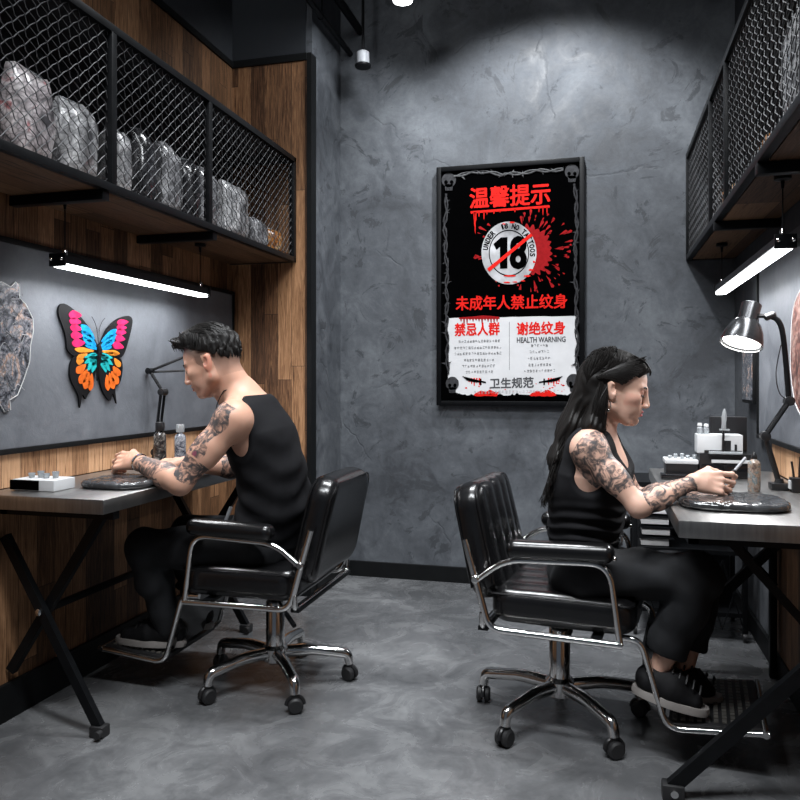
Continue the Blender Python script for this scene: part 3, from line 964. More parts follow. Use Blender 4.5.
    obj('lever', M().tube([(-0.03, 0.06, 0.33), (-0.10, 0.16, 0.325), (-0.16, 0.235, 0.312)], 0.005, 8).tube([(-0.13, 0.20, 0.318), (-0.185, 0.265, 0.305)], 0.008, 8), MAT['black_metal'], t, local=True)
    obj('knob', M().tube(bez([(0.05, -0.10, 0.34), (0.055, -0.13, 0.33), (0.04, -0.15, 0.305)]), 0.007, 8), MAT['rubber'], t, local=True)
    obj('gas_spring', M().lathe([(0.017, 0.29), (0.017, 0.345)], (0, 0, 0), seg=20), MAT['black_metal'], t, local=True)
    obj('column', M().lathe([(0.024, 0.10), (0.034, 0.105), (0.034, 0.295), (0.030, 0.30), (0.018, 0.302)], (0, 0, 0), seg=28), MAT['chrome'], t, local=True)
    obj('hub', M().lathe([(0.030, 0.075), (0.045, 0.085), (0.047, 0.13), (0.036, 0.142)], (0, 0, 0), seg=28), MAT['chrome'], t, local=True)
    for k in range(5):
        an = math.radians(72 * k)
        dx, dy = math.cos(an), math.sin(an)
        pts = fillet([(0.02 * dx, 0.02 * dy, 0.112), (0.13 * dx, 0.13 * dy, 0.118), (0.262 * dx, 0.262 * dy, 0.098), (0.270 * dx, 0.270 * dy, 0.06)], 0.03, 6)
        n = len(pts)
        lg = obj('base_leg', M().tube(pts, [0.022 - 0.006 * i / n for i in range(n)], 14), MAT['chrome'], t, local=True)
        c = Vector((0.270 * dx, 0.270 * dy, 0.026))
        sw = an + 0.9 + k * 1.3
        ax = Vector((math.cos(sw), math.sin(sw), 0))
        cm = M()
        for s in (-1, 1):
            cm.lathe([(0.018, 0.003), (0.0255, 0.006), (0.026, 0.018), (0.02, 0.023)], c, ax * s, 20)
        cm.lathe([(0.012, 0.0), (0.012, 0.034)], c, (0, 0, 1), 12)
        hd = M()
        side = Vector((-ax.y, ax.x, 0))
        arc = [c + side * 0.029 * math.cos(a) + Vector((0, 0, 0.029 * math.sin(a))) for a in [PI * q / 8 for q in range(9)]]
        hd.tube(arc, 0.007, 8)
        co = obj('caster', cm, MAT['rubber'], lg, local=True)
        obj('caster_hood', hd, MAT['plastic'], co, local=True)
    return t


chairL = make_chair()
chairR = copy_tree(chairL)
chairL.location = (-1.14, 2.54, 0); chairL.rotation_euler = (0, 0, PI)
chairR.location = (-0.125, 2.50, 0); chairR.rotation_euler = (0, 0, math.radians(-7))
for ch, turn in ((chairL, 20 - 180), (chairR, 20 + 7)):
    for p in ch.children:
        if p.name.split('.')[0] == 'base_leg': p.rotation_euler = (0, 0, math.radians(turn))
tag(chairL, 'black leather salon chair seen from behind, under the man at the left desk', 'chair', 'chrome-framed salon chairs')
tag(chairR, 'black leather salon chair with channelled back, under the woman at the right desk', 'chair', 'chrome-framed salon chairs')

# ================================================================== poster on the back wall
PY = YB - 0.03
post = thing('framed_poster', 'tall black framed warning poster with red lettering and a struck-through 18 on the back wall', 'poster', (-0.464, YB, 0.964))
PX0, PX1, PZ0, PZ1 = -0.854, -0.074, 0.962, 2.252
fm = M()
fw = 0.026
fm.box((PX0, PY - 0.018, PZ0), (PX0 + fw, YB, PZ1), 0.003).box((PX1 - fw, PY - 0.018, PZ0), (PX1, YB, PZ1), 0.003)
fm.box((PX0 + fw, PY - 0.018, PZ1 - fw), (PX1 - fw, YB, PZ1), 0.003).box((PX0 + fw, PY - 0.018, PZ0), (PX1 - fw, YB, PZ0 + fw), 0.003)
obj('frame', fm, pm('poster_frame', (0.0025, 0.0028, 0.0035), 0.4, spec=0.12), post)
MAT['ink_black'] = pm('print_black', (0.0008, 0.0008, 0.0009), 0.8, spec=0.0)
MAT['ink_red'] = pm('print_red', (0.62, 0.014, 0.010), 0.6, 0, 0.1, 60, spec=0.05)
MAT['ink_dark_red'] = pm('print_dark_red', (0.26, 0.008, 0.010), 0.6, 0, 0.15, 60, spec=0.05)
MAT['ink_white'] = pm('print_white', (0.58, 0.58, 0.59), 0.6, 0, 0.06, 10, spec=0.1)
MAT['ink_grey'] = pm('print_grey', (0.10, 0.10, 0.103), 0.6, 0, 0.3, 60, spec=0.05)
MAT['ink_dark_grey'] = pm('print_dark_grey', (0.040, 0.040, 0.043), 0.6, 0, 0.3, 60, spec=0.05)
MAT['ink_silver'] = pm('print_silver', (0.34, 0.34, 0.35), 0.45, 0, 0.6, 7, spec=0.1)
MAT['ink_text'] = pm('print_text_grey', (0.07, 0.07, 0.075), 0.6, spec=0.05)
obj('print', M().box((PX0 + fw, PY, PZ0 + fw), (PX1 - fw, YB - 0.004, PZ1 - fw)), MAT['ink_black'], post)


def Pp(px, py, layer):
    v = atY(px, py, PY)
    return Vector((v.x, PY - 0.0006 * layer, v.z))


def flat(m, pts, layer):
    m.prism([Pp(x, y, layer) for x, y in pts], (0, 0.0005, 0))
    return m


def disc(m, cx, cy, rx, ry, layer, n=28, wob=0, seed=0, rot=0.0):
    rnd = random.Random(seed)
    pts = []
    for k in range(n):
        a = 2 * PI * k / n
        r = 1 + (rnd.random() - 0.5) * wob
        x = rx * r * math.cos(a); y = ry * r * math.sin(a)
        pts.append((cx + x * math.cos(rot) - y * math.sin(rot), cy + x * math.sin(rot) + y * math.cos(rot)))
    return flat(m, pts, layer)


def words(name, s, q, mat, layer, bold=0.0, parent=None, per=None):
    """q: four photo corners of the lettering tl, tr, br, bl on the poster plane"""
    cu = bpy.data.curves.new('lettering', 'FONT')
    cu.body = s
    cu.size = 1
    cu.resolution_u = 3
    cu.extrude = 0.0
    to = bpy.data.objects.new('lettering', cu)
    COL.objects.link(to)
    dg = bpy.context.evaluated_depsgraph_get()
    me0 = bpy.data.meshes.new_from_object(to.evaluated_get(dg))
    bpy.data.objects.remove(to)
    vs = [v.co.copy() for v in me0.vertices]
    fs = [tuple(p.vertices) for p in me0.polygons]
    bpy.data.meshes.remove(me0)
    x0 = min(v.x for v in vs); x1 = max(v.x for v in vs); y0 = min(v.y for v in vs); y1 = max(v.y for v in vs)
    c = [Pp(x, y, layer) for x, y in q]
    out = []
    for v in vs:
        u = (v.x - x0) / (x1 - x0); t = (y1 - v.y) / (y1 - y0)
        top = c[0].lerp(c[1], u); bot = c[3].lerp(c[2], u)
        out.append(top.lerp(bot, t))
    m = M()
    sh = [(0, 0)] if bold <= 0 else [(math.cos(k * PI / 4) * bold, math.sin(k * PI / 4) * bold) for k in range(8)]
    ht = abs(q[3][1] - q[0][1]); hz = (c[0] - c[3]).length
    for k, (sx, sz) in enumerate(sh):
        m.add([(p.x + sx * hz, p.y - 0.00002 * k, p.z + sz * hz) for p in out], fs)
    # real thickness: a second skin behind plus the rim is not seen, so one solid sheet
    n = len(out)
    m.add([(p.x, p.y + 0.0004, p.z) for p in out], [f[::-1] for f in fs])
    return obj(name, m, mat, parent or post, False)


# splash behind the badge
def splash(cx, cy, r, layer, seed, spikes, mat, name):
    rnd = random.Random(seed)
    pts = []
    for k in range(spikes):
        a0 = 2 * PI * k / spikes
        rr = r * (1 + 0.16 * rnd.random())
        pts.append((cx + r * .93 * math.cos(a0), cy + r * .93 * math.sin(a0)))
        pts.append((cx + rr * math.cos(a0 + PI / spikes * .7), cy + rr * math.sin(a0 + PI / spikes * .7)))
        pts.append((cx + rr * math.cos(a0 + PI / spikes * 1.1), cy + rr * math.sin(a0 + PI / spikes * 1.1)))
    return obj(name, flat(M(), pts, layer), mat, post, False)


splash(527, 251, 24.5, 1, 3, 26, MAT['ink_dark_red'], 'red_splash')
dr_ = M()
rnd = random.Random(11)
for k in range(70):
    a = rnd.uniform(-1.75, 1.9)
    if k > 52: a = rnd.uniform(1.9, 4.5)
    ca_, sa_ = math.cos(a), math.sin(a)
    d0 = rnd.uniform(27, 47) if k <= 52 else rnd.uniform(38, 52)
    cx, cy = 527 + ca_ * d0, 251 + sa_ * d0
    if not (462 < cx < 577 and 212 < cy < 292): continue
    l = rnd.uniform(1.0, 5.0); w2 = rnd.uniform(0.5, 1.5) if l < 4 else rnd.uniform(.5, 1.9)
    flat(dr_, [(cx - ca_ * l, cy - sa_ * l), (cx + sa_ * w2 * .6, cy - ca_ * w2 * .6), (cx + ca_ * l * .7 + sa_ * w2, cy + sa_ * l * .7 - ca_ * w2), (cx + ca_ * l, cy + sa_ * l), (cx + ca_ * l * .7 - sa_ * w2, cy + sa_ * l * .7 + ca_ * w2), (cx - sa_ * w2 * .6, cy + ca_ * w2 * .6)], 1)
o = obj('splash_drops', dr_, MAT['ink_dark_red'], post, False)
o['kind'] = 'stuff'
# badge
CX, CY, RX, RY = 509, 253, 27.5, 31.5
bd = obj('badge', disc(M(), CX, CY, RX, RY, 3, 48), MAT['ink_silver'], post, False)
rg = M()
pts = []
N_ = 60
for k in range(N_):
    a = 2 * PI * k / N_
    a2 = 2 * PI * (k + 1) / N_
    flat(rg, [(CX + RX * .735 * math.cos(a), CY + RY * .735 * math.sin(a)), (CX + RX * .735 * math.cos(a2), CY + RY * .735 * math.sin(a2)), (CX + RX * .70 * math.cos(a2), CY + RY * .70 * math.sin(a2)), (CX + RX * .70 * math.cos(a), CY + RY * .70 * math.sin(a))], 4)
obj('badge_ring', rg, MAT['ink_black'], bd, False)
obj('badge_number', flat(M(), [(493.5, 244), (501, 237.5), (507.5, 237.2), (507.5, 268.6), (500, 268.8), (500, 247), (496.5, 250)], 5), MAT['ink_black'], bd, False)
words('badge_number', '8', [(511, 237.6), (525.5, 237.0), (525.5, 267.6), (511, 268.2)], MAT['ink_black'], 5, 0.048, bd)
txt = 'UNDER  18 NO TATTOOS'
a0, a1 = math.radians(-170), math.radians(4)
for i, ch in enumerate(txt):
    if ch == ' ': continue
    a = a0 + (a1 - a0) * i / (len(txt) - 1)
    cx, cy = CX + RX * .86 * math.cos(a), CY + RY * .86 * math.sin(a)
    tx, ty = -math.sin(a), math.cos(a)       # along the ring
    nx, ny = math.cos(a), math.sin(a)        # outwards
    w2 = .7 if ch in '1' else 1.6
    hh = 2.5
    q = [(cx - tx * w2 + nx * hh, cy - ty * w2 + ny * hh), (cx + tx * w2 + nx * hh, cy + ty * w2 + ny * hh), (cx + tx * w2 - nx * hh, cy + ty * w2 - ny * hh), (cx - tx * w2 - nx * hh, cy - ty * w2 - ny * hh)]
    words('badge_letter', ch, q, MAT['ink_black'], 5, 0.05, bd)
flatbar = M()
flat(flatbar, [(487.2, 268.9), (530.5, 233.4), (532.8, 235.9), (489.4, 271.6)], 7)
obj('badge_bar', flatbar, MAT['ink_red'], bd, False)
sm_ = M()
for (x, y, a, b) in ((510, 276, 5.5, .8), (507, 282.5, 3, .7), (515, 282, 2.5, .6), (527, 276, 3, 1), (531, 270, 2.6, 1.0), (523, 281, 2, .7), (512, 222.5, 3, .8), (504, 224, 1.6, .6), (534, 262, 1.2, 1.2)):
    disc(sm_, x, y, a, b, 6, 14, 0.5, int(x))
obj('badge_stain', sm_, MAT['ink_red'], bd, False)

words('title_lettering', '温馨提示', [(470, 188.5), (550, 182.5), (550, 203.5), (470, 208.5)], MAT['ink_red'], 2, 0.026)
um = M()
flat(um, [(470.5, 211.3), (549.5, 205.2), (549.8, 207.6), (471, 213.6)], 2)
for i, (x, l) in enumerate(((474, 7), (476, 9), (479, 5), (484, 8), (487, 3), (494, 3), (500, 2), (515, 3), (531, 4), (539, 5), (543, 8), (547, 7), (474.5, 14), (475.2, 22))):
    yb = 213 - (x - 470) * 0.077
    flat(um, [(x - .6, yb - 0.4), (x + .6, yb - 0.4), (x + .35, yb + l * .8), (x, yb + l), (x - .35, yb + l * .8)], 2)
obj('title_underline', um, MAT['ink_red'], post, False)
words('age_lettering', '未成年人禁止纹身', [(456, 296.5), (567, 294), (567, 308), (456, 310.5)], MAT['ink_red'], 4, 0.022)
# white panel, slightly torn edge
rnd = random.Random(4)
edge = [(448, 318.5)] + [(448 + i * 6.45, 318.2 - i * 0.12 + rnd.uniform(-.3, .3)) for i in range(1, 20)] + [(577, 316)]
edge += [(577 + rnd.uniform(-1, .6), 316 + i * 5.2) for i in range(1, 15)] + [(575, 394), (570, 395.5), (556, 394), (545, 395.5), (520, 394.5), (500, 396), (480, 394.5), (466, 395.5), (457, 393), (452, 390)]
edge += [(448 + rnd.uniform(-.6, 1), 386 - i * 5.1) for i in range(0, 13)]
obj('white_panel', flat(M(), edge, 2), MAT['ink_white'], post, False)
words('left_heading', '禁忌人群', [(455, 323.5), (499.5, 322.5), (499.5, 335), (455, 336)], MAT['ink_red'], 4, 0.03)
words('right_heading', '谢绝纹身', [(517, 322.5), (565, 321), (565, 334), (517, 335)], MAT['ink_red'], 4, 0.03)
words('health_lettering', 'HEALTH WARNING', [(517, 337.5), (565.5, 336.5), (565.5, 341.8), (517, 342.8)], MAT['ink_text'], 4, 0.03)
words('rules_lettering', '卫生规范', [(490, 378.5), (533.5, 377), (533.5, 387.5), (490, 388.5)], MAT['ink_text'], 4, 0.03)
dm = M()
flat(dm, [(509.2, 322), (509.6, 322), (509.6, 370), (509.2, 370)], 3)
obj('divider_line', dm, MAT['ink_grey'], post, False)


def fine_print(x0, x1, y, h, seed, mat, slope=0.0):
    """too small to read in the photo: short printed strokes the size of the characters"""
    rnd = random.Random(seed)
    m = M()
    x = x0
    cw = h * 0.95
    while x < x1 - cw * 0.5:
        yy = y + slope * (x - x0)
        for k in range(3):
            yk = yy + h * (0.12 + 0.38 * k)
            if rnd.random() < 0.75:
                a = x + rnd.uniform(0, .25) * cw; b = x + rnd.uniform(.55, .9) * cw
                flat(m, [(a, yk - .16), (b, yk - .16), (b, yk + .16), (a, yk + .16)], 4)
        for k in range(2):
            xk = x + cw * (0.2 + 0.4 * k + rnd.uniform(-.05, .1))
            if rnd.random() < 0.7:
                a = yy + rnd.uniform(0, .4) * h; b = yy + rnd.uniform(.6, 1) * h
                flat(m, [(xk - .16, a), (xk + .16, a), (xk + .16, b), (xk - .16, b)], 4)
        x += h * 1.08
    return obj('fine_print', m, mat, post, False)


for i, (a, b, y) in enumerate(((458.5, 500, 340.2), (454.5, 503, 346.8), (454.5, 503, 352.6), (464, 493.5, 359), (462, 495.5, 365), (465.5, 493, 370.8))):
    fine_print(a, b, y, 2.6, 30 + i, MAT['ink_text'], -0.02)
for i, (a, b, y) in enumerate(((531, 548.5, 344.2), (529.5, 550, 350.4), (527.5, 551, 357), (528.5, 552, 363.6), (524, 557, 369.8))):
    fine_print(a, b, y, 2.7, 50 + i, MAT['ink_text'], -0.02)
fine_print(474, 556, 391.0, 3.2, 71, MAT['ink_silver'], -0.02)
# blood at the panel's head and foot
bm_ = M()
rnd = random.Random(5)
pts = [(459, 317.5), (472, 316.6), (484, 315.4), (499, 316.8), (500, 319)]
for i, x in enumerate(range(498, 460, -3)):
    l = rnd.choice([1.5, 2.5, 5, 8, 3])
    pts += [(x, 319), (x - .5, 319 + l), (x - 1.2, 319 + l), (x - 1.8, 319.2)]
pts += [(459, 319)]
flat(bm_, pts, 3)
obj('panel_drip', bm_, MAT['ink_dark_red'], post, False)
fb = M()
for (x0, x1) in ((472, 497), (528, 555)):
    flat(fb, [(x0, 397.5), (x0 + 3, 393.5), (x0 + 9, 390.5), (x0 + 14, 392), (x1 - 7, 389.5), (x1, 393), (x1 + 3, 397.5)], 3)
for k in range(34):
    x = rnd.uniform(464, 566); y = rnd.uniform(383, 395)
    if 488 < x < 536 and y < 389.5: continue
    r = rnd.uniform(.3, 1.3)
    disc(fb, x, y, r, r * rnd.uniform(.5, 1), 3, 8, .5, k)
for (x0, s_) in ((469, 1), (559, -1)):
    for i in range(5):
        x = x0 + s_ * i * 2.6
        flat(fb, [(x - .9, 378), (x + .9, 378), (x + .5, 378 + 4 + (i * 7 % 5)), (x - .4, 378 + 4 + (i * 7 % 5))], 3)
obj('panel_stain', fb, MAT['ink_red'], post, False)
for (s_, x0) in ((1, 462), (-1, 563)):
    kn = M()
    P_ = lambda a, b: (x0 + s_ * a, b)
    flat(kn, [P_(0, 376), P_(5, 377.2), P_(13, 379.3), P_(18.5, 380.6), P_(18.5, 382.6), P_(12, 382.2), P_(5, 380.6), P_(3, 378.8)], 5)
    flat(kn, [P_(18, 378.6), P_(19.6, 378.6), P_(19.6, 385), P_(18, 385)], 5)
    flat(kn, [P_(19.6, 380.8), P_(24, 381.6), P_(24, 383.2), P_(19.6, 382.4)], 5)
    obj('knife_motif', kn, MAT['ink_black'], post, False)
gd = M()
rnd = random.Random(9)
pts = [(448, 398)]
for i in range(0, 66):
    x = 448 + i * 1.95
    pts.append((x, 396.5 - (rnd.uniform(0, 3.6) if (x < 475 or x > 556 or 498 < x < 528) else rnd.uniform(0, .8))))
pts += [(577, 398)]
flat(gd, pts, 6)
obj('ground_motif', gd, MAT['ink_black'], post, False)


def skull(cx, cy, s, mat, eye):
    k = M()
    disc(k, cx, cy - 1.5 * s, 6.2 * s, 6.4 * s, 7, 24, .06, 3)
    flat(k, [(cx - 3.6 * s, cy + 2 * s), (cx + 3.6 * s, cy + 2 * s), (cx + 3.0 * s, cy + 7.5 * s), (cx - 3.0 * s, cy + 7.5 * s)], 7)
    so = obj('skull_motif', k, mat, post, False)
    e = M()
    disc(e, cx - 2.5 * s, cy + .3 * s, 1.6 * s, 1.7 * s, 8, 12)
    disc(e, cx + 2.5 * s, cy + .3 * s, 1.6 * s, 1.7 * s, 8, 12)
    flat(e, [(cx, cy + 1.8 * s), (cx + .9 * s, cy + 3.8 * s), (cx - .9 * s, cy + 3.8 * s)], 8)
    for q in (-2, -.7, .7, 2):
        flat(e, [(cx + (q - .12) * s, cy + 5.0 * s), (cx + (q + .12) * s, cy + 5.0 * s), (cx + (q + .12) * s, cy + 7.2 * s), (cx + (q - .12) * s, cy + 7.2 * s)], 8)
    obj('skull_hollows', e, eye, so, False)


skull(449, 182, 1.15, MAT['ink_dark_grey'], MAT['ink_black'])
skull(572, 173.5, 1.15, MAT['ink_dark_grey'], MAT['ink_black'])
skull(452.5, 385, 1.05, MAT['ink_dark_grey'], MAT['ink_black'])
skull(573.5, 383, 1.15, MAT['ink_dark_grey'], MAT['ink_black'])


def thorn(path, seed, mat):
    rnd = random.Random(seed)
    m = M()
    for ph in (0, 2.1):
        P2 = []
        for i in range(len(path) - 1):
            a = path[i]; b = path[i + 1]
            L_ = math.hypot(b[0] - a[0], b[1] - a[1])
            n = max(3, int(L_ / 2.5))
            for k in range(n):
                t = k / n
                x = a[0] + (b[0] - a[0]) * t; y = a[1] + (b[1] - a[1]) * t
                w_ = 1.5 * math.sin((i * 37 + k) * 0.55 + ph)
                nx, ny = -(b[1] - a[1]) / L_, (b[0] - a[0]) / L_
                P2.append((x + nx * w_, y + ny * w_))
        m.tube([Pp(x, y, 9) for x, y in P2], 0.0042, 5)
        for k in range(3, len(P2) - 2, 4):
            x, y = P2[k]; a = rnd.uniform(0, 6.28); l = rnd.uniform(3, 5.5)
            ca_, sa_ = math.cos(a) * l, math.sin(a) * l
            flat(m, [(x - sa_ * .22, y + ca_ * .22), (x + ca_, y + sa_), (x + sa_ * .22, y - ca_ * .22)], 9)
    o = obj('barbed_wire_motif', m, mat, post, False)
    return o


thorn([(454, 176), (480, 172), (505, 175), (540, 171), (566, 170)], 1, MAT['ink_grey'])
thorn([(447, 194), (445, 230), (447, 270), (447, 318), (448, 376)], 2, MAT['ink_dark_grey'])
thorn([(575, 184), (577, 220), (575, 260), (577, 318), (577, 374)], 3, MAT['ink_dark_grey'])

# ================================================================== butterfly cut-out on the left board
BX = XL + 0.014
bf = thing('butterfly_decoration', 'large colourful butterfly cut-out with pink, blue and orange wings on the grey board', 'wall decoration', (BX, atX(96, 352, BX).y, 1.2))


def Bp(x, y, d):
    v = atX(40 + x / 6.67, 290 + y / 6.67, BX)
    return Vector((BX + d, v.y, v.z))


def bshape(m, pts, d0, d1, smooth=True, n=4):
    P_ = [Bp(x, y, d0) for x, y in pts]
    if smooth: P_ = bez(P_, n, True)
    m.prism(P_, (d1 - d0, 0, 0))
    return m


MAT['wing_black'] = pm('wing_black', (0.005, 0.005, 0.006), 0.5, spec=0.15)
MAT['wing_pink'] = pm('wing_pink', (0.44, 0.014, 0.085), 0.5, 0, 0.35, 30, spec=0.1)
MAT['wing_blue'] = pm('wing_blue', (0.006, 0.20, 0.44), 0.5, 0, 0.35, 30, spec=0.1)
MAT['wing_teal'] = pm('wing_teal', (0.014, 0.33, 0.34), 0.5, 0, 0.3, 30, spec=0.1)
MAT['wing_orange'] = pm('wing_orange', (0.58, 0.11, 0.014), 0.5, 0, 0.3, 30, spec=0.1)
MAT['wing_amber'] = pm('wing_amber', (0.58, 0.19, 0.022), 0.5, 0, 0.3, 30, spec=0.1)
W1 = [(372, 400), (340, 300), (290, 220), (215, 135), (150, 92), (115, 105), (110, 165), (138, 245), (160, 330), (165, 390), (190, 425), (225, 440), (290, 420)]
W2 = [(378, 400), (400, 330), (435, 255), (500, 195), (570, 172), (602, 195), (596, 260), (570, 360), (545, 430), (515, 452), (450, 440)]
W3 = [(370, 415), (290, 415), (220, 440), (190, 490), (183, 560), (205, 630), (240, 700), (252, 785), (268, 700), (290, 728), (302, 700), (335, 650), (352, 560)]
W4 = [(380, 415), (450, 440), (515, 452), (537, 500), (532, 570), (515, 625), (487, 655), (497, 757), (472, 690), (455, 738), (425, 710), (395, 650), (380, 560)]
for nme, wpts in (('fore_wing', W1), ('fore_wing', W2), ('hind_wing', W3), ('hind_wing', W4)):
    wo = obj(nme, bshape(M(), wpts, 0.004, 0.010), MAT['wing_black'], bf, False)
    if wpts is W1:
        cells = [('wing_pink', [(175, 165, 262, 170, 26), (178, 205, 258, 215, 22), (184, 248, 262, 262, 22), (188, 302, 268, 305, 24), (196, 358, 285, 350, 24)]),
                 ('wing_blue', [(258, 232, 350, 330, 22), (262, 275, 358, 370, 20), (270, 318, 362, 392, 16), (285, 368, 362, 398, 10)]),
                 ('wing_amber', [(215, 395, 345, 408, 15)])]
    elif wpts is W2:
        cells = [('wing_pink', [(498, 220, 575, 212, 18), (495, 248, 562, 252, 18), (490, 278, 560, 284, 20), (485, 315, 552, 330, 21), (468, 360, 543, 384, 22)]),
                 ('wing_blue', [(496, 262, 392, 345, 17), (492, 296, 388, 378, 18), (482, 330, 392, 395, 15), (462, 376, 396, 400, 11)]),
                 ('wing_amber', [(515, 425, 395, 408, 15)])]
    elif wpts is W3:
        cells = [('wing_teal', [(360, 430, 275, 450, 12), (362, 432, 282, 490, 15), (362, 436, 300, 540, 17), (364, 440, 330, 552, 16)]),
                 ('wing_amber', [(232, 455, 300, 425, 13), (228, 480, 275, 470, 17)]),
                 ('wing_orange', [(230, 550, 288, 495, 19), (252, 620, 298, 530, 19), (285, 655, 310, 545, 18), (318, 665, 330, 555, 14)])]
    else:
        cells = [('wing_teal', [(388, 430, 468, 455, 13), (388, 434, 470, 500, 16), (388, 440, 450, 540, 17), (390, 445, 425, 552, 15)]),
                 ('wing_amber', [(516, 510, 480, 455, 14), (500, 430, 410, 418, 9)]),
                 ('wing_orange', [(512, 570, 472, 508, 17), (500, 625, 462, 540, 17), (472, 655, 448, 552, 16), (437, 665, 430, 565, 13)])]
    for mt, lst in cells:
        m = M()
        for (x0, y0, x1, y1, w_) in lst:
            if nme == 'hind_wing': w_ *= 1.16; x0 += (x0 - x1) * .06; y0 += (y0 - y1) * .06
            dx, dy = x1 - x0, y1 - y0
            l = math.hypot(dx, dy); ux, uy = dx / l, dy / l
            pts = [(x0, y0), (x0 + ux * l * .2 - uy * w_ * 1.0, y0 + uy * l * .2 + ux * w_ * 1.0), (x0 + ux * l * .5 - uy * w_ * 1.08, y0 + uy * l * .5 + ux * w_ * 1.08),
                   (x1, y1), (x0 + ux * l * .5 + uy * w_ * 1.08, y0 + uy * l * .5 - ux * w_ * 1.08), (x0 + ux * l * .2 + uy * w_ * 1.0, y0 + uy * l * .2 - ux * w_ * 1.0)]
            bshape(m, pts, 0.010, 0.0115, True, 4)
        obj('wing_cells', m, MAT[mt], wo, False)
bm2 = M().tube([Bp(375, 362, .012), Bp(376, 395, .014), Bp(373, 440, .014), Bp(368, 520, .012), Bp(366, 605, .010)], [.006, .010, .009, .007, .003], 10)
obj('body', bm2, MAT['wing_black'], bf)
for q in ([(373, 365), (365, 270), (350, 215), (330, 178)], [(377, 365), (380, 270), (395, 220), (418, 188)]):
    obj('antenna', M().tube(bez([Bp(x, y, .010) for x, y in q], 4), 0.0010, 5), MAT['wing_black'], bf)

# line-art prints
ap = thing('art_print', 'pale cut-out print of grey line art at the left edge, beside the butterfly', 'wall decoration', (BX, atX(5, 345, BX).y, 1.2))
o_ = [(-40, 300), (-28, 285), (0, 282), (9, 287), (14, 282), (18, 284), (18, 298), (24, 304), (31, 318), (32, 330), (29, 345), (28, 362), (22, 380), (16, 395), (8, 400), (9, 410), (3, 412), (-4, 400), (-20, 392), (-36, 360), (-44, 325)]
m = M()
m.prism([Vector((BX + 0.002, atX(x, y, BX).y, atX(x, y, BX).z)) for x, y in o_], (0.004, 0, 0))
obj('print_sheet', m, MAT['print_art'], ap, False)
obj('cut_edge', M().tube([Vector((BX + 0.006, atX(x, y, BX).y, atX(x, y, BX).z)) for x, y in o_], 0.0018, 5, closed=True), MAT['paper'], ap)
li = M()
rnd = random.Random(3)
for k in range(13):
    x, y = rnd.uniform(-22, 20), rnd.uniform(296, 382)
    cu_ = []
    for j in range(5):
        cu_.append((x, y)); x += rnd.uniform(-8, 9); y += rnd.uniform(-9, 10)
        x = min(26, x); y = min(390, max(292, y))
    li.tube(bez([Vector((BX + 0.0062, atX(a, b, BX).y, atX(a, b, BX).z)) for a, b in cu_], 5), 0.0011, 4)
obj('drawn_lines', li, MAT['ink_silver'], ap)
RXW = XR - 0.014
ap = thing('art_print', 'reddish cut-out print at the right edge, on the board beside the arm lamp', 'wall decoration', (RXW, 2.65, 1.2))
o_ = [(2.83, 1.17), (2.82, 1.26), (2.79, 1.34), (2.72, 1.385), (2.62, 1.40), (2.52, 1.36), (2.45, 1.24), (2.47, 1.10), (2.56, 1.01), (2.66, 0.98), (2.76, 1.02), (2.81, 1.09)]
P_ = bez([Vector((RXW - 0.002, y, z)) for y, z in o_], 3, True)
obj('print_sheet', M().prism(P_, (-0.004, 0, 0)), MAT['print_rose'], ap, False)
obj('cut_edge', M().tube([p + Vector((-0.004, 0, 0)) for p in P_], 0.0018, 5, closed=True), MAT['paper'], ap)
bx = thing('framed_picture', 'narrow black box-framed picture on the right wall beside the back corner', 'picture', (XR, 3.52, 1.0))
obj('frame', M().box((0.618, 3.415, 1.00), (XR, 3.66, 1.262), 0.003), MAT['black_paint'], bx)
obj('print', M().box((0.615, 3.43, 1.015), (0.619, 3.645, 1.247)), MAT['print_art'], bx, label='pale line art print')

# ================================================================== on the left desk
DZ = 0.75


def bottle(x, y, r, h, mat, cap, label, name='bottle', group=None, nozzle=True):
    t = thing(name, label, 'bottle', (x, y, DZ), 0, group)
    obj('body', M().lathe([(r * .9, 0.0), (r, 0.004), (r, h * .68), (r * .92, h * .74), (r * .5, h * .80), (r * .42, h * .82)], (0, 0, 0), seg=26), mat, t, local=True)
    if nozzle:
        obj('cap', M().lathe([(r * .48, h * .82), (r * .5, h * .83), (r * .45, h * .92), (r * .2, h * .97), (r * .14, h)], (0, 0, 0), seg=20), cap, t, local=True)
    else:
        obj('cap', M().lathe([(r * .72, h * .82), (r * .74, h * .83), (r * .74, h * .98), (r * .66, h)], (0, 0, 0), seg=20), cap, t, local=True)
    return t


bottle(-1.665, 2.62, .024, .185, MAT['bottle_dark'], MAT['plastic'], 'dark printed bottle, left of the two behind the man\'s hands', nozzle=False, group='bottles on the left desk')
bottle(-1.600, 2.66, .022, .175, MAT['bottle_pale'], MAT['clear'], 'pale printed bottle, right of the two behind the man\'s hands', nozzle=False, group='bottles on the left desk')
t = thing('ink_tray', 'low black and white supply box of clear caps at the left desk end', 'box', (-1.74, 2.06, DZ))
obj('box', M().box((-1.80, 2.00, DZ + .001), (-1.645, 2.10, DZ + 0.036), 0.003), MAT['white'], t)
obj('front_label', M().box((-1.806, 1.996, DZ + .004), (-1.700, 2.0005, DZ + 0.034), 0.0008), MAT['ink_black'], t, label='black front panel')
st = M()
for i in range(4):
    st.box((-1.79 + i * .012, 1.9950, DZ + .016), (-1.782 + i * .012, 1.9962, DZ + .019 + .003 * (i % 2)))
for i in range(4):
    cx, cy = -1.765 + 0.028 * i, 2.045 + 0.008 * (i % 2)
    obj('cup', M().lathe([(0.008, 0.0), (0.011, 0.016 + 0.006 * (i % 2)), (0.0095, 0.016 + 0.006 * (i % 2)), (0.007, 0.003)], (cx, cy, DZ + 0.0355), (0, 0, 1), 14), MAT['clear'], t)


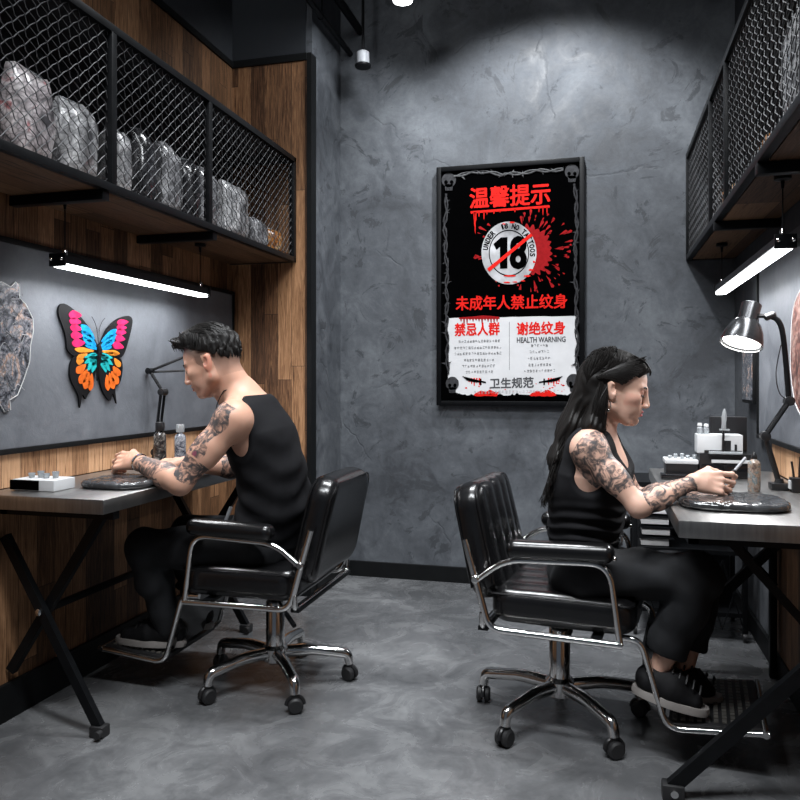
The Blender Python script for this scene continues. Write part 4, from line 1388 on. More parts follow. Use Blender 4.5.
def pad(cx, cy, lx, ly, label, seed):
    rnd = random.Random(seed)
    ph = [rnd.random() * 6 for _ in range(6)]
    def f(P):
        x = P[0] - cx; y = P[1] - cy; z = P[2] - (DZ + 0.012)
        n = 3.2
        rr = ((abs(x) / lx) ** n + (abs(y) / ly) ** n) ** (1 / n)
        d = np.sqrt(np.maximum((rr - 0.93) * min(lx, ly), 0) ** 2 + (z * (1.0)) ** 2) - 0.0115
        d = d + 0.0016 * np.sin(x * 95 + 4 * np.sin(y * 40 + ph[0]) + ph[1]) * np.sin(y * 80 + 3 * np.sin(x * 55 + ph[2])) * (z > -0.004)
        return d
    V, Fc = sdf_mesh(f, (cx - lx - .02, cy - ly - .02, DZ - 0.002), (cx + lx + .02, cy + ly + .02, DZ + 0.03), 0.004)
    V[:, 2] = np.maximum(V[:, 2], DZ + 0.0005)
    t = thing('tattoo_pad', label, 'pad', (cx, cy, DZ))
    net_obj('wrapped_pad', V, Fc, MAT['film'], t)
    return t


pad(-1.530, 2.20, 0.115, 0.120, 'crinkled black film-wrapped pad under the man\'s hands', 3)
pad(0.355, 2.27, 0.140, 0.120, 'crinkled black film-wrapped pad under the woman\'s hands', 5)


def spring_arm(m, a, b, off=0.014, r=0.0060):
    a = Vector(a); b = Vector(b)
    for s in (-1, 1):
        m.tube([a + Vector((0, s * off, 0)), b + Vector((0, s * off, 0))], r, 8)
    return m


def arm_lamp(name, label, base, j0, j1, j2, j3, head, aim, shade_r, shade_mat, curved=True):
    """base on desk; joints j0 (top of stem) j1 elbow j2 upper joint, head centre and aim direction"""
    t = thing(name, label, 'lamp', base)
    B = Vector(base)
    obj('clamp_base', M().box(B + Vector((-.028, -.028, 0.0005)), B + Vector((.028, .028, .022)), 0.004).lathe([(.016, .02), (.012, .035)], B, (0, 0, 1), 16), MAT['plastic'], t)
    obj('stem', M().tube([B + Vector((0, 0, .02)), j0], 0.009, 12), MAT['plastic'], t)
    a = obj('lower_arm', spring_arm(M(), j0, j1), MAT['black_metal'], t)
    mid = Vector(j0).lerp(Vector(j1), 0.15); mid2 = Vector(j0).lerp(Vector(j1), 0.55)
    n = 46
    sp = []
    d = (mid2 - mid); u = d.normalized().cross(Vector((0, 1, 0))).normalized(); v = Vector((0, 1, 0))
    for k in range(n * 4):
        f = k / (n * 4)
        sp.append(mid + d * f + (u * math.cos(k * PI / 4) + v * math.sin(k * PI / 4)) * 0.0045)
    obj('spring', M().tube(sp, 0.0011, 4), MAT['chrome'], a)
    for q in (j0, j1):
        obj('joint', M().lathe([(0.008, -.020), (0.015, -.018), (0.015, .018), (0.008, .020)], q, (0, 1, 0), 16), MAT['plastic'], t)
    obj('upper_arm', M().tube(bez([j1, j2, j3], 8), [0.0085] * 17, 10) if curved else M().tube([j1, j2], 0.007, 8).tube([j2, j3], 0.0055, 8).tube([Vector(j2) + Vector((.01, .012, -.004)), Vector(j3) + Vector((.03, .012, -.075))], 0.0045, 8).lathe([(0.006, -.018), (0.013, -.016), (0.013, .016), (0.006, .018)], j2, (0, 1, 0), 14), MAT['black_metal'], t)
    obj('swivel', M().lathe([(0.006, -.018), (0.011, -.014), (0.011, .014), (0.006, .018)], j3, (1, 0, 0.4), 14), MAT['plastic'], t)
    H = Vector(head); ax = Vector(aim).normalized()
    R = shade_r
    prof = [(R * .40, -R * 2.16), (R * .47, -R * 2.12), (R * .46, -R * 1.28), (R * .52, -R * 1.24), (R * .70, -R * 1.02), (R * .86, -R * .66), (R * .96, -R * .28), (R, 0.0),
            (R * .97, 0.0), (R * .92, -R * .3), (R * .80, -R * .68), (R * .60, -R * .98), (R * .3, -R * 1.1)]
    so = obj('lamp_shade', M().lathe(prof, H, ax, 40), shade_mat, t)
    obj('shade_rim', M().tube([H + (ax.orthogonal().normalized() * math.cos(q) + ax.cross(ax.orthogonal().normalized()) * math.sin(q)) * R * .985 for q in [2 * PI * k / 40 for k in range(40)]], 0.0018, 6, closed=True), MAT['chrome'], so)
    obj('bulb', M().lathe([(R * .25, -R * .8), (R * .55, -R * .5), (R * .86, -R * .16), (R * .86, -R * .10), (R * .4, -R * .03), (0.001, -R * .02)], H, ax, 28), MAT['bulb'], t)
    return t, H, ax


MAT['shade'] = pm('dark_silver_shade', (0.028, 0.029, 0.031), 0.26, 0.7, 0.1, 10)
Yl = 2.80
arm_lamp('arm_lamp', 'black spring-arm lamp behind the man\'s head, clamped to the left desk', (atY(155, 468, Yl).x, Yl, DZ),
         atY(156, 452, Yl), atY(163, 392, Yl), atY(150, 371, Yl), atY(196, 352, Yl + .08), atY(212, 362, 2.84), (0.1, -0.1, -1), 0.050, MAT['plastic'], False)
Yr = 2.64
bs = atY(772, 489, Yr)
t, H, ax = arm_lamp('arm_lamp', 'arm lamp with a lit silver-rimmed shade over the right desk', (0.555, Yr, DZ),
                    atY(765, 436, Yr), atY(789, 401, Yr), atY(782, 330, Yr), atY(770, 316, Yr), atY(741, 344, Yr - .02), (-0.30, -0.30, -1), 0.066, MAT['shade'])
obj('shade_bracket', M().tube([H - ax * 0.10 + Vector((0.012, 0, 0)), atY(770, 316, Yr)], 0.007, 8), MAT['black_metal'], t)
obj('cable', M().tube(bez([atY(781, 345, Yr - .01), atY(776, 372, Yr), atY(779, 392, Yr), atY(787, 400, Yr)], 6), 0.0016, 5), MAT['plastic'], t)
d = bpy.data.lights.new('arm_lamp_light', 'AREA'); d.shape = 'DISK'; d.size = 0.10; d.energy = 1.6; d.spread = math.radians(150)
lo = bpy.data.objects.new('arm_lamp_light', d); COL.objects.link(lo); lo.location = H + ax * 0.004
lo.rotation_euler = ax.to_track_quat('-Z', 'Y').to_euler()
# pen holder by the lamp
t = thing('pen_holder', 'black pen holder with pens at the foot of the right arm lamp', 'holder', (0.60, 2.60, DZ))
obj('holder', M().box((0.578, 2.575, DZ + .0005), (0.632, 2.62, DZ + .045), 0.003), MAT['plastic'], t)
obj('label_tag', M().box((0.574, 2.585, DZ + .010), (0.5778, 2.61, DZ + .036)), MAT['white'], t, label='white tag')
for i, (x, dx, h) in enumerate(((0.588, -.006, .095), (0.603, .004, .11), (0.618, .003, .085))):
    tag(obj('pen', M().tube([(x, 2.598, DZ + .046), (x + dx, 2.60, DZ + h)], 0.0035, 8), MAT['plastic'], None),
        ['black pen leaning left in the holder by the right lamp', 'tallest black pen in the holder by the right lamp', 'short black pen nearest the wall in the holder by the right lamp'][i], 'pen', 'pens in the holder')
bottle(0.470, 2.58, .0185, .125, MAT['bottle_art'], MAT['plastic'], 'colourful printed squeeze bottle beside the right arm lamp')

# organiser at the far end of the right desk
Yo = 2.93
t = thing('supply_organiser', 'black tiered supply organiser with a drawer at the far end of the right desk', 'organiser', (0.43, Yo, DZ))
obj('drawer_unit', M().box((0.345, Yo - .05, DZ + .0005), (0.52, Yo + .09, 0.838), 0.003), MAT['plastic'], t)
obj('drawer', M().box((0.352, Yo - .054, 0.757), (0.513, Yo - .0505, 0.800), 0.001), MAT['gloss_black'], t)
obj('drawer_strip', M().box((0.385, Yo - .057, 0.806), (0.513, Yo - .0502, 0.817), 0.001), MAT['white'], t, label='white front strip')
obj('upper_tier', M().box((0.395, Yo + .05, 0.8385), (0.52, Yo + .09, 0.965), 0.003), MAT['plastic'], t)
t = thing('white_box', 'white box with black slots standing on the supply organiser', 'box', (0.41, Yo, 0.84))
obj('box', M().box((0.338, Yo - .045, 0.8385), (0.49, Yo + .035, 0.905), 0.004), MAT['white'], t)
for (a, b, c0, d0) in ((.428, .450, .845, .885), (.462, .470, .845, .872), (.362, .486, .8395, .850)):
    obj('slot', M().box((a, Yo - .0475, c0), (b, Yo - .0452, d0), 0.0005), MAT['plastic'], t)
tag(obj('ink_cap_row', M().box((.375, Yo - .07, 0.8385), (.485, Yo - .0485, .847), .002), MAT['clear']), 'row of small clear caps in front of the white box', 'caps', kind='stuff')
t = thing('tattoo_machine', 'slim upright tattoo machine with a pale grip in front of the black organiser tier', 'tattoo machine', (0.415, Yo - .06, 0.838))
q = Vector((0.422, Yo - .058, 0.8385))
obj('stand', M().tube([q, q + Vector((0.002, 0, .085))], .0045, 8), MAT['plastic'], t)
obj('grip', M().lathe([(.004, .085), (.0085, .092), (.0075, .11), (.009, .13), (.006, .150), (.003, .160)], q, (0.03, 0, 1), 14), MAT['clear'], t)
obj('base_clip', M().box(q + Vector((-.012, -.006, .083)), q + Vector((.022, .006, .089)), .001), MAT['clear'], t)
for i, (x, h) in enumerate(((0.352, .030), (0.374, .028))):
    t = thing('ink_bottle', ['small clear ink bottle at the left on the white box', 'small clear ink bottle at the right on the white box'][i], 'bottle', (x, Yo + .0, .905), 0, 'ink bottles on the white box')
    obj('body', M().lathe([(.009, .0005), (.010, .002), (.010, h * .7), (.005, h * .85)], (0, 0, 0), seg=14), MAT['clear'], t, local=True)
    obj('cap', M().lathe([(.006, h * .85), (.009, h), (.007, h * 1.3)], (0, 0, 0), seg=14), MAT['white'], t, local=True)
t = thing('low_tray', 'low black box with a pale lid of small caps, left of the supply organiser', 'tray', (0.285, Yo, DZ))
obj('box', M().box((0.232, Yo - .05, DZ + .0005), (0.340, Yo + .05, 0.798), 0.003), MAT['plastic'], t)
obj('lid', M().box((0.228, Yo - .053, 0.7985), (0.342, Yo + .053, 0.814), 0.003), MAT['white'], t)
for i in range(5):
    obj('cap', M().lathe([(.006, 0), (.0075, .010 + .004 * (i % 3)), (.006, .012 + .004 * (i % 3))], (0.248 + .021 * i, Yo - .02 + .02 * (i % 2), .8143), (0, 0, 1), 12), MAT['clear'], t)
tag(obj('glove_box', M().box((0.21, Yo - .13, DZ + .0005), (0.338, Yo - .062, DZ + .018), .004), MAT['gloss_black']), 'flat black case in front of the low tray on the right desk', 'case')

# ================================================================== people: one smooth surface each
def V3(*a): return np.array(a, float)
def toV(p): return np.array([p[0], p[1], p[2]], float)


def nrm(a): return a / np.linalg.norm(a)


def d_cap(P, a, b, ra, rb, w=None, sc=1.0):
    ba = b - a; L2 = max(float(ba @ ba), 1e-9)
    px, py, pz = P[0] - a[0], P[1] - a[1], P[2] - a[2]
    t = np.clip((px * ba[0] + py * ba[1] + pz * ba[2]) / L2, 0, 1)
    qx, qy, qz = px - ba[0] * t, py - ba[1] * t, pz - ba[2] * t
    if w is not None:
        c = (qx * w[0] + qy * w[1] + qz * w[2]) * (1 - 1 / sc)
        qx, qy, qz = qx - w[0] * c, qy - w[1] * c, qz - w[2] * c
    return np.sqrt(qx * qx + qy * qy + qz * qz) - (ra + (rb - ra) * t)


def d_ell(P, c, r, R=None):
    x, y, z = P[0] - c[0], P[1] - c[1], P[2] - c[2]
    if R is not None:
        x, y, z = (x * R[0, 0] + y * R[1, 0] + z * R[2, 0], x * R[0, 1] + y * R[1, 1] + z * R[2, 1], x * R[0, 2] + y * R[1, 2] + z * R[2, 2])
    k0 = np.sqrt((x / r[0]) ** 2 + (y / r[1]) ** 2 + (z / r[2]) ** 2)
    k1 = np.sqrt((x / r[0] ** 2) ** 2 + (y / r[1] ** 2) ** 2 + (z / r[2] ** 2) ** 2)
    return k0 * (k0 - 1) / np.maximum(k1, 1e-6)


def smin(a, b, k):
    h = np.maximum(k - np.abs(a - b), 0) / k
    return np.minimum(a, b) - h * h * k * 0.25


class Field:
    def __init__(s, lo, hi, h):
        s.h = h; s.lo = np.array(lo, float)
        s.n = np.ceil((np.array(hi) - s.lo) / h).astype(int) + 1
        s.F = np.full(s.n, 0.06, np.float32)
        s.ax = [s.lo[i] + np.arange(s.n[i]) * h for i in range(3)]

    def sub(s, lo, hi, m):
        a = np.clip(np.floor((np.array(lo) - m - s.lo) / s.h).astype(int), 0, s.n)
        b = np.clip(np.ceil((np.array(hi) + m - s.lo) / s.h).astype(int) + 1, 0, s.n)
        sl = tuple(slice(a[i], b[i]) for i in range(3))
        P = [s.ax[i][sl[i]].reshape([-1 if j == i else 1 for j in range(3)]) for i in range(3)]
        return sl, P

    def put(s, fn, lo, hi, k, op='u'):
        sl, P = s.sub(lo, hi, k + 0.02)
        if any(x.size == 0 for x in P): return
        d = fn(P)
        cur = s.F[sl]
        if op == 'u': s.F[sl] = smin(cur, d, k)
        elif op == 'cut': s.F[sl] = -smin(-cur, d, k)
        elif op == 'add': s.F[sl] = cur + d

    def cap(s, a, b, ra, rb=None, k=0.02, w=None, sc=1.0, op='u', grow=0.0):
        a = toV(a); b = toV(b); rb = ra if rb is None else rb
        ra += grow; rb += grow
        m = max(ra, rb) * max(sc, 1)
        s.put(lambda P: d_cap(P, a, b, ra, rb, w, sc), np.minimum(a, b) - m, np.maximum(a, b) + m, k, op)

    def ell(s, c, r, R=None, k=0.02, op='u', grow=0.0):
        c = toV(c); r = np.array(r, float) + grow
        m = r.max()
        s.put(lambda P: d_ell(P, c, r, R), c - m, c + m, k, op)

    def mesh(s):
        s.F[0], s.F[-1] = 0.05, 0.05
        s.F[:, 0], s.F[:, -1] = 0.05, 0.05
        s.F[:, :, 0], s.F[:, :, -1] = 0.05, 0.05
        return surface_nets(s.F, s.lo, s.h)


def frame_of(fwd, up):
    f = nrm(np.array(fwd, float)); u = np.array(up, float); u = nrm(u - f * (u @ f)); l = np.cross(u, f)
    return np.stack([f, l, u], 1)      # columns: forward, left, up


def head_prims(F, C, R, s, man):
    C = toV(C)
    g = lambda x, y, z: C + R @ (np.array([x, y, z]) * s)
    E = lambda x, y, z, rx, ry, rz, k=0.015, op='u': F.ell(g(x, y, z), (rx * s, ry * s, rz * s), R, k, op)
    Cp = lambda p, q, ra, rb, k=0.012, op='u': F.cap(g(*p), g(*q), ra * s, rb * s, k, op=op)
    E(-.014, 0, .034, .096, .075, .086)
    E(.030, 0, .030, .056, .062, .068, .02)
    E(.030, 0, -.030, .050, .056, .066, .02)
    jw = .052 if man else .046
    for y in (-1, 1):
        Cp((-.004, y * jw, -.050), (.052, y * .022, -.090), .020, .015, .02)
        Cp((-.008, y * jw, -.02), (-.004, y * jw, -.050), .020, .020, .02)
        E(.056, y * .040, -.014, .024, .022, .020, .02)
        E(.060, y * .024, -.045, .024, .022, .026, .02)
        Cp((.082, y * .012, .020), (.070, y * .042, .024), .009, .008, .012)
        E(.092, y * .031, .004, .0125, .017, .0100, .007, 'cut')
        E(.0700, y * .030, .003, .0145, .016, .0125, .004)
        E(.0715, y * .030, .010, .0130, .017, .0060, .003)
    E(.068, 0, -.086, .020, .020, .017, .015)
    E(.070, 0, -.058, .022, .026, .022, .015)
    nl = .0 if man else -.004
    Cp((.0865, 0, .018), (.1035 + nl, 0, -.026), .0085, .0100, .010)
    E(.1035 + nl, 0, -.0285, .0105, .0100, .0092, .006)
    for y in (-1, 1): E(.0965, y * .0125, -.0335, .0100, .0070, .0068, .005)
    E(.089, 0, -.0525, .0080, .021, .0050, .003)
    E(.0885, 0, -.0635, .0080, .018, .0056, .003)
    E(.098, 0, -.058, .010, .017, .0010, .003, 'cut')
    E(.088, 0, -.0735, .005, .014, .004, .005, 'cut')
    # ears
    for y in (-1, 1):
        Re = R @ frame_of((1, 0.45 * y, .18), (-.22, 0.15 * y, 1))
        F.ell(g(-.012, y * .079, -.004), (.0175 * s, .0068 * s, .031 * s), Re, 0.006)
        F.ell(g(-.006, y * .087, .002), (.0085 * s, .0065 * s, .015 * s), Re, 0.004, 'cut')
    return g


def hand_prims(F, wrist, d, pn, th, s=1.0, curl=(50, 70, 45), spread=0.10, thumb_in=0.5, grip=None):
    """d: towards the knuckles, pn: way the palm faces, th: thumb side. returns finger tips"""
    wr = toV(wrist); d = nrm(np.array(d, float)); pn = np.array(pn, float); pn = nrm(pn - d * (pn @ d))
    th = np.array(th, float); th = th - d * (th @ d) - pn * (th @ pn); th = nrm(th)
    F.cap(wr, wr + d * .035 * s, .020 * s, .021 * s, .012, w=th, sc=1.3)
    kn = []
    for i, off in enumerate((.031, .0105, -.0105, -.030)):
        k0 = wr + d * (.086 - .004 * abs(i - 1)) * s + th * off * s
        F.cap(wr + d * .022 * s + th * off * .55 * s, k0, .0150 * s, .0100 * s, .009)
        kn.append(k0)
    F.cap(wr + d * .02 * s + th * .018 * s + pn * .006, wr + d * .05 * s + th * .030 * s + pn * .008, .014 * s, .013 * s, .012)
    tips = []
    ln = ((.040, .025, .021), (.044, .028, .022), (.041, .026, .022), (.033, .020, .019))
    for i in range(4):
        p = kn[i]; a = 0
        side = th * spread * (1.5 - i) / 1.5
        c3 = curl[i] if isinstance(curl[0], (tuple, list)) else curl
        for j in range(3):
            a += math.radians(c3[j])
            dd = nrm(d * math.cos(a) + pn * math.sin(a) + side * .5 * max(0, math.cos(a)))
            q = p + dd * ln[i][j] * s
            r0 = (.0086, .0079, .0072)[j] * s * (0.9 if i == 3 else 1)
            F.cap(p, q, r0, r0 * .92, .002 if j else .004)
            if j < 2: F.ell(q, (r0 * 1.04,) * 3, None, .003)
            p = q
        tips.append(p)
    t0 = wr + d * .028 * s + th * .026 * s
    t1 = t0 + nrm(th * .75 + d * .8 + pn * .35) * .034 * s
    t2 = t1 + nrm(d * .95 + th * (.25 - thumb_in) + pn * .5) * .030 * s
    t3 = t2 + nrm(d * .95 - th * thumb_in * .8 + pn * .3) * .024 * s
    F.cap(t0, t1, .0135 * s, .0105 * s, .010)
    F.cap(t1, t2, .0100 * s, .0090 * s, .004)
    F.cap(t2, t3, .0088 * s, .0074 * s, .004)
    tips.append(t3)
    return tips


def seg_t(V, a, b):
    a = toV(a); b = toV(b); ba = b - a
    t = (V - a) @ ba / (ba @ ba)
    d = np.linalg.norm(V - a - np.clip(t, 0, 1)[:, None] * ba, axis=1)
    return t, d


def wob(V, f, seed):
    rs = np.random.RandomState(seed)
    o = np.zeros(V.shape[0])
    for i in range(5):
        k = rs.randn(3); k = k / np.linalg.norm(k) * f * (0.7 + 0.6 * rs.rand())
        o += np.sin(V @ k + rs.rand() * 6.28)
    return o / 5


def folds(Pg, f, seed, amp, n=5):
    rs = np.random.RandomState(seed)
    o = 0
    for i in range(n):
        k = rs.randn(3); k = k / np.linalg.norm(k) * f * (0.6 + 0.8 * rs.rand())
        q = rs.randn(3); q = q / np.linalg.norm(q) * f * 0.4
        o = o + np.sin(Pg[0] * k[0] + Pg[1] * k[1] + Pg[2] * k[2] + 1.6 * np.sin(Pg[0] * q[0] + Pg[1] * q[1] + Pg[2] * q[2] + rs.rand() * 6) + rs.rand() * 6)
    return o / n * amp


# skin: the tone comes from the 'tone' colours of the mesh, tattoos where 'ink' is set
def skin_mat(name, seed):
    m, nt, b = newmat(name)
    at = nt.nodes.new('ShaderNodeAttribute'); at.attribute_name = 'tone'
    ik = nt.nodes.new('ShaderNodeAttribute'); ik.attribute_name = 'ink'
    tc = nt.nodes.new('ShaderNodeTexCoord')
    mp = nt.nodes.new('ShaderNodeMapping'); mp.inputs['Location'].default_value = (seed, seed, seed)
    L(nt, tc.outputs['Object'], mp.inputs[0]); v = mp.outputs[0]
    vo = nt.nodes.new('ShaderNodeTexVoronoi'); vo.inputs['Scale'].default_value = 48; vo.feature = 'F1'
    nz = nt.nodes.new('ShaderNodeTexNoise'); nz.inputs['Scale'].default_value = 22; nz.inputs['Detail'].default_value = 3
    L(nt, v, nz.inputs['Vector'])
    mx = nt.nodes.new('ShaderNodeMix'); mx.data_type = 'VECTOR'; mx.inputs[0].default_value = 0.05
    L(nt, v, mx.inputs[4]); L(nt, nz.outputs['Color'], mx.inputs[5]); L(nt, mx.outputs[1], vo.inputs['Vector'])
    petal = ramp(nt, vo.outputs['Distance'], [(0.10, (0.30, 0.30, 0.30)), (0.34, (0.80, 0.80, 0.80)), (0.46, (1, 1, 1))])
    n2 = noise(nt, v, 30, 4, 0.6, 1.6)
    gaps = ramp(nt, n2, [(0.42, (1.0, 1.0, 1.0)), (0.50, (0.85, 0.85, 0.85)), (0.56, (0.45, 0.45, 0.45)), (0.60, (0.04, 0.04, 0.04))])
    dens = nt.nodes.new('ShaderNodeMix'); dens.data_type = 'RGBA'; dens.blend_type = 'MULTIPLY'; dens.inputs[0].default_value = 0.8
    L(nt, gaps.outputs[0], dens.inputs[6]); L(nt, petal.outputs[0], dens.inputs[7])
    msk = ramp(nt, ik.outputs['Fac'], [(0.45, (0, 0, 0)), (0.52, (1, 1, 1))])
    fac = math_n(nt, 'MULTIPLY', dens.outputs[2], msk.outputs[0])
    mc = nt.nodes.new('ShaderNodeMix'); mc.data_type = 'RGBA'
    L(nt, math_n(nt, 'MULTIPLY', fac, 0.94), mc.inputs[0]); L(nt, at.outputs['Color'], mc.inputs[6])
    mc.inputs[7].default_value = (0.030, 0.036, 0.042, 1)
    L(nt, mc.outputs[2], b.inputs['Base Color'])
    b.inputs['Roughness'].default_value = 0.48
    b.inputs['Specular IOR Level'].default_value = 0.35
    b.inputs['Subsurface Weight'].default_value = 0.10
    b.inputs['Subsurface Scale'].default_value = 0.012
    b.inputs['Subsurface Radius'].default_value = (1, 0.35, 0.2)
    bump(nt, b, noise(nt, v, 160, 2), 0.06, 0.001)
    return m


def strands(name, roots, mat, parent, seed, r=0.0016, kind=None):
    """roots: list of control point lists (numpy); draws thin tapered locks"""
    m = M()
    for pts in roots:
        P_ = bez([Vector(p) for p in pts], 4)
        n = len(P_)
        m.tube(P_, [r * (1 - 0.75 * (i / (n - 1)) ** 2) for i in range(n)], 4, cap=False)
    return obj(name, m, mat, parent)


SK_MAN = np.array([0.52, 0.295, 0.21])
SK_WOM = np.array([0.58, 0.36, 0.275])

# ------------------------------------------------------------------ the man
man = thing('person', 'man in a black tank top with tattooed left arm, leaning over the left desk', 'person', (-1.14, 2.45, 0))
m_ph = atY(212, 364, 2.40)
mHR = frame_of((-.905, -.16, -.36), (-.36, -.02, .93))
j = dict(
    pel=toV((-1.165, 2.52, .545)), waist=toV((-1.125, 2.50, .67)), rib=toV((-1.125, 2.465, .79)), chest=toV((-1.155, 2.445, .90)),
    up=toV((-1.185, 2.445, .985)), nk=toV((-1.235, 2.44, 1.05)),
    shN=toV((-1.175, 2.275, .968)), shF=toV((-1.195, 2.585, .955)),
    elN=toV((-1.315, 2.185, .766)), wrN=toV((-1.535, 2.285, .818)),
    elF=toV((-1.27, 2.63, .765)), wrF=toV((-1.465, 2.47, .795)),
    hpN=toV((-1.17, 2.43, .51)), hpF=toV((-1.17, 2.61, .51)), knN=toV((-1.56, 2.37, .50)), knF=toV((-1.555, 2.63, .50)),
    anN=toV((-1.50, 2.42, .21)), anF=toV((-1.50, 2.62, .21)))
LAT = V3(0, 1, 0)


def torso(F, j, g, lat, man_):
    """trunk; g grows it for the clothes"""
    a = 1.0 if man_ else 0.86
    F.cap(j['pel'], j['waist'], .105 * a, .095 * a, .05, lat, 1.42, grow=g)
    c = .100 if man_ else .112
    F.cap(j['waist'], j['rib'], .093 * a, (c - .004) * a, .05, lat, 1.22 if man_ else 1.30, grow=g)
    F.cap(j['rib'], j['chest'], (c - .004) * a, c * a, .05, lat, 1.26 if man_ else 1.38, grow=g)
    F.cap(j['chest'], j['up'], c * a, .074 * a, .05, lat, 1.34 if man_ else 1.45, grow=g)
    F.cap(j['up'], j['nk'], .070 * a, .050 * a, .04, lat, 1.2, grow=g * .6)
    for s in ('shN', 'shF'):
        F.cap(j['up'] * .8 + j['chest'] * .2, j[s] * .82 + j['up'] * .18, .055 * a, .050 * a, .045, grow=g * .8)


def arms(F, j, k):
    for s in ('N', 'F'):
        sh, el, wr = j['sh' + s], j['el' + s], j['wr' + s]
        F.ell(sh, (.058 * k, .056 * k, .058 * k), None, .035)
        F.cap(sh, sh * .45 + el * .55, .053 * k, .046 * k, .03)
        F.cap(sh * .55 + el * .45, el, .046 * k, .037 * k, .025)
        F.cap(el, el * .65 + wr * .35, .038 * k, .041 * k, .02)
        F.cap(el * .65 + wr * .35, wr, .041 * k, .0255 * k, .02, nrm(np.array([0, 1, .1])), 1.12)


def legs(F, j, k, g=0.0):
    for s in ('N', 'F'):
        hp, kn, an = j['hp' + s], j['kn' + s], j['an' + s]
        F.cap(hp, kn, .082 * k, .057 * k, .03, grow=g)
        F.cap(kn, kn * .6 + an * .4, .055 * k, .052 * k, .02, grow=g)
        F.cap(kn * .6 + an * .4, an, .052 * k, .036 * k, .02, grow=g)


H_ = 0.0028
F = Field((-1.75, 2.07, .14), (-.93, 2.78, 1.29), H_)
torso(F, j, 0.0, LAT, True)
arms(F, j, 1.0)
legs(F, j, .86)
gM = head_prims(F, m_ph, mHR, 1.0, True)
F.cap(gM(-.035, 0, -.035), j['nk'] + V3(.015, 0, -.02), .056, .062, .025)
F.cap(gM(-.008, 0, -.045), j['nk'] + V3(-.03, 0, -.02), .044, .046, .02)
for s in ('shN', 'shF'):
    F.cap(j['nk'] + V3(.02, 0, 0), j[s] * .6 + j['nk'] * .4 + V3(.0, 0, .012), .036, .030, .04)
hand_prims(F, j['wrN'], (-1, .05, .02), (.05, .75, -.7), (0, .6, .8), 1.0, ((30, 78, 60), (36, 82, 60), (42, 84, 60), (48, 86, 60)), spread=.20)
tipsF = hand_prims(F, j['wrF'], (-1, -.38, .06), (-.1, .1, -1), (0, -1, .1), 0.98, (38, 62, 45))
Vb, Fb = F.mesh()
col = np.tile(SK_MAN, (len(Vb), 1))
col *= (1 + 0.05 * wob(Vb, 30, 1))[:, None]
Lh = (Vb - toV(m_ph)) @ mHR            # head-local coordinates
hx, hy, hz = Lh.T
near = np.linalg.norm(Vb - toV(m_ph), axis=1) < .17
lip = near & (hx > .078) & (np.abs(hz + .058) < .0095) & (np.abs(hy) < .020)
col[lip] = (0.36, 0.13, 0.11)
# clipped hair at the sides and nape
fade = near & ((hz > .028) | (hx < -.028) & (hz > -.062) | (hx > .006) & (hx < .036) & (hz > -.012 + 1.1 * np.clip(hx - .012, 0, 1))) & (hx < .075) & (hz > -.09 + 1.1 * np.clip(hx, 0, 1)) & (np.abs(hy) < .0815)
fv = (np.clip((hz + .062 - .3 * hx) / .085, 0, 1) * np.where(hx > .03, np.clip((hz - .9 * (hx - .03)) / .04, 0, 1), 1))[:, None]
col[fade] = (col * (1 - .78 * fv) + np.array([.02, .018, .018]) * .78 * fv)[fade]
conc = near & (np.abs(hy) > .070) & (((hx + .006) / .009) ** 2 + ((hz - .002) / .015) ** 2 < 1)
ear = near & (np.abs(hy) > .076)
col[ear] *= np.array([1.05, .82, .80])
col[conc] *= .75  # ear hollow darkened: its shade is put into the skin colour
lid = near & (hx > .066) & (np.abs(hz - .006) < .012) & (np.abs(np.abs(hy) - .031) < .018)
col[lid] *= np.array([.86, .76, .74])  # eye sockets darkened: shade put into the skin colour, with some redness
stub = near & (hx > .03) & (hz < -.045) & ~lip
col[stub] *= np.array([.93, .93, .95])
ink = np.zeros(len(Vb))
t1, d1 = seg_t(Vb, j['shN'], j['elN'])
ou = (Vb - j['shN'])[:, 1]
ax_ = nrm(j['elN'] - j['shN']); u_ = V3(1, 0, 0); u_ = nrm(u_ - ax_ * (u_ @ ax_)); side = (Vb - j['shN']) @ u_
w1 = .12 * wob(Vb, 60, 5)
ink = np.maximum(ink, ((t1 > -.10 + w1) & (t1 < .62 + w1) & (d1 < .075) & (side < .024 + .16 * w1) & (ou < .03)))
ink = np.maximum(ink, ((t1 > .66 + w1 * .5) & (t1 < .90 + w1) & (d1 < .07)))
t2, d2 = seg_t(Vb, j['elN'], j['wrN'])
ink = np.maximum(ink, ((t2 > .20 + w1) & (t2 < .90) & (d2 < .06)))
t3, d3 = seg_t(Vb, j['elF'], j['wrF'])
ink = np.maximum(ink, ((t3 > .05 + w1) & (t3 < .48 + w1) & (d3 < .06)))
pr = j['shN'] * .48 + j['elN'] * .52 + V3(-.005, -.046, 0)
rs = np.where((np.linalg.norm(Vb - pr, axis=1) < .013 + .010 * wob(Vb, 120, 9)))[0]
col[rs] = (0.30, 0.06, 0.10)
ink[rs] *= 0.49
SKM = skin_mat('tattooed_skin', 0.0)
SKW = skin_mat('tattooed_skin_fair', 3.3)
net_obj('body', Vb, Fb, SKM, man, None, col, {'ink': ink})

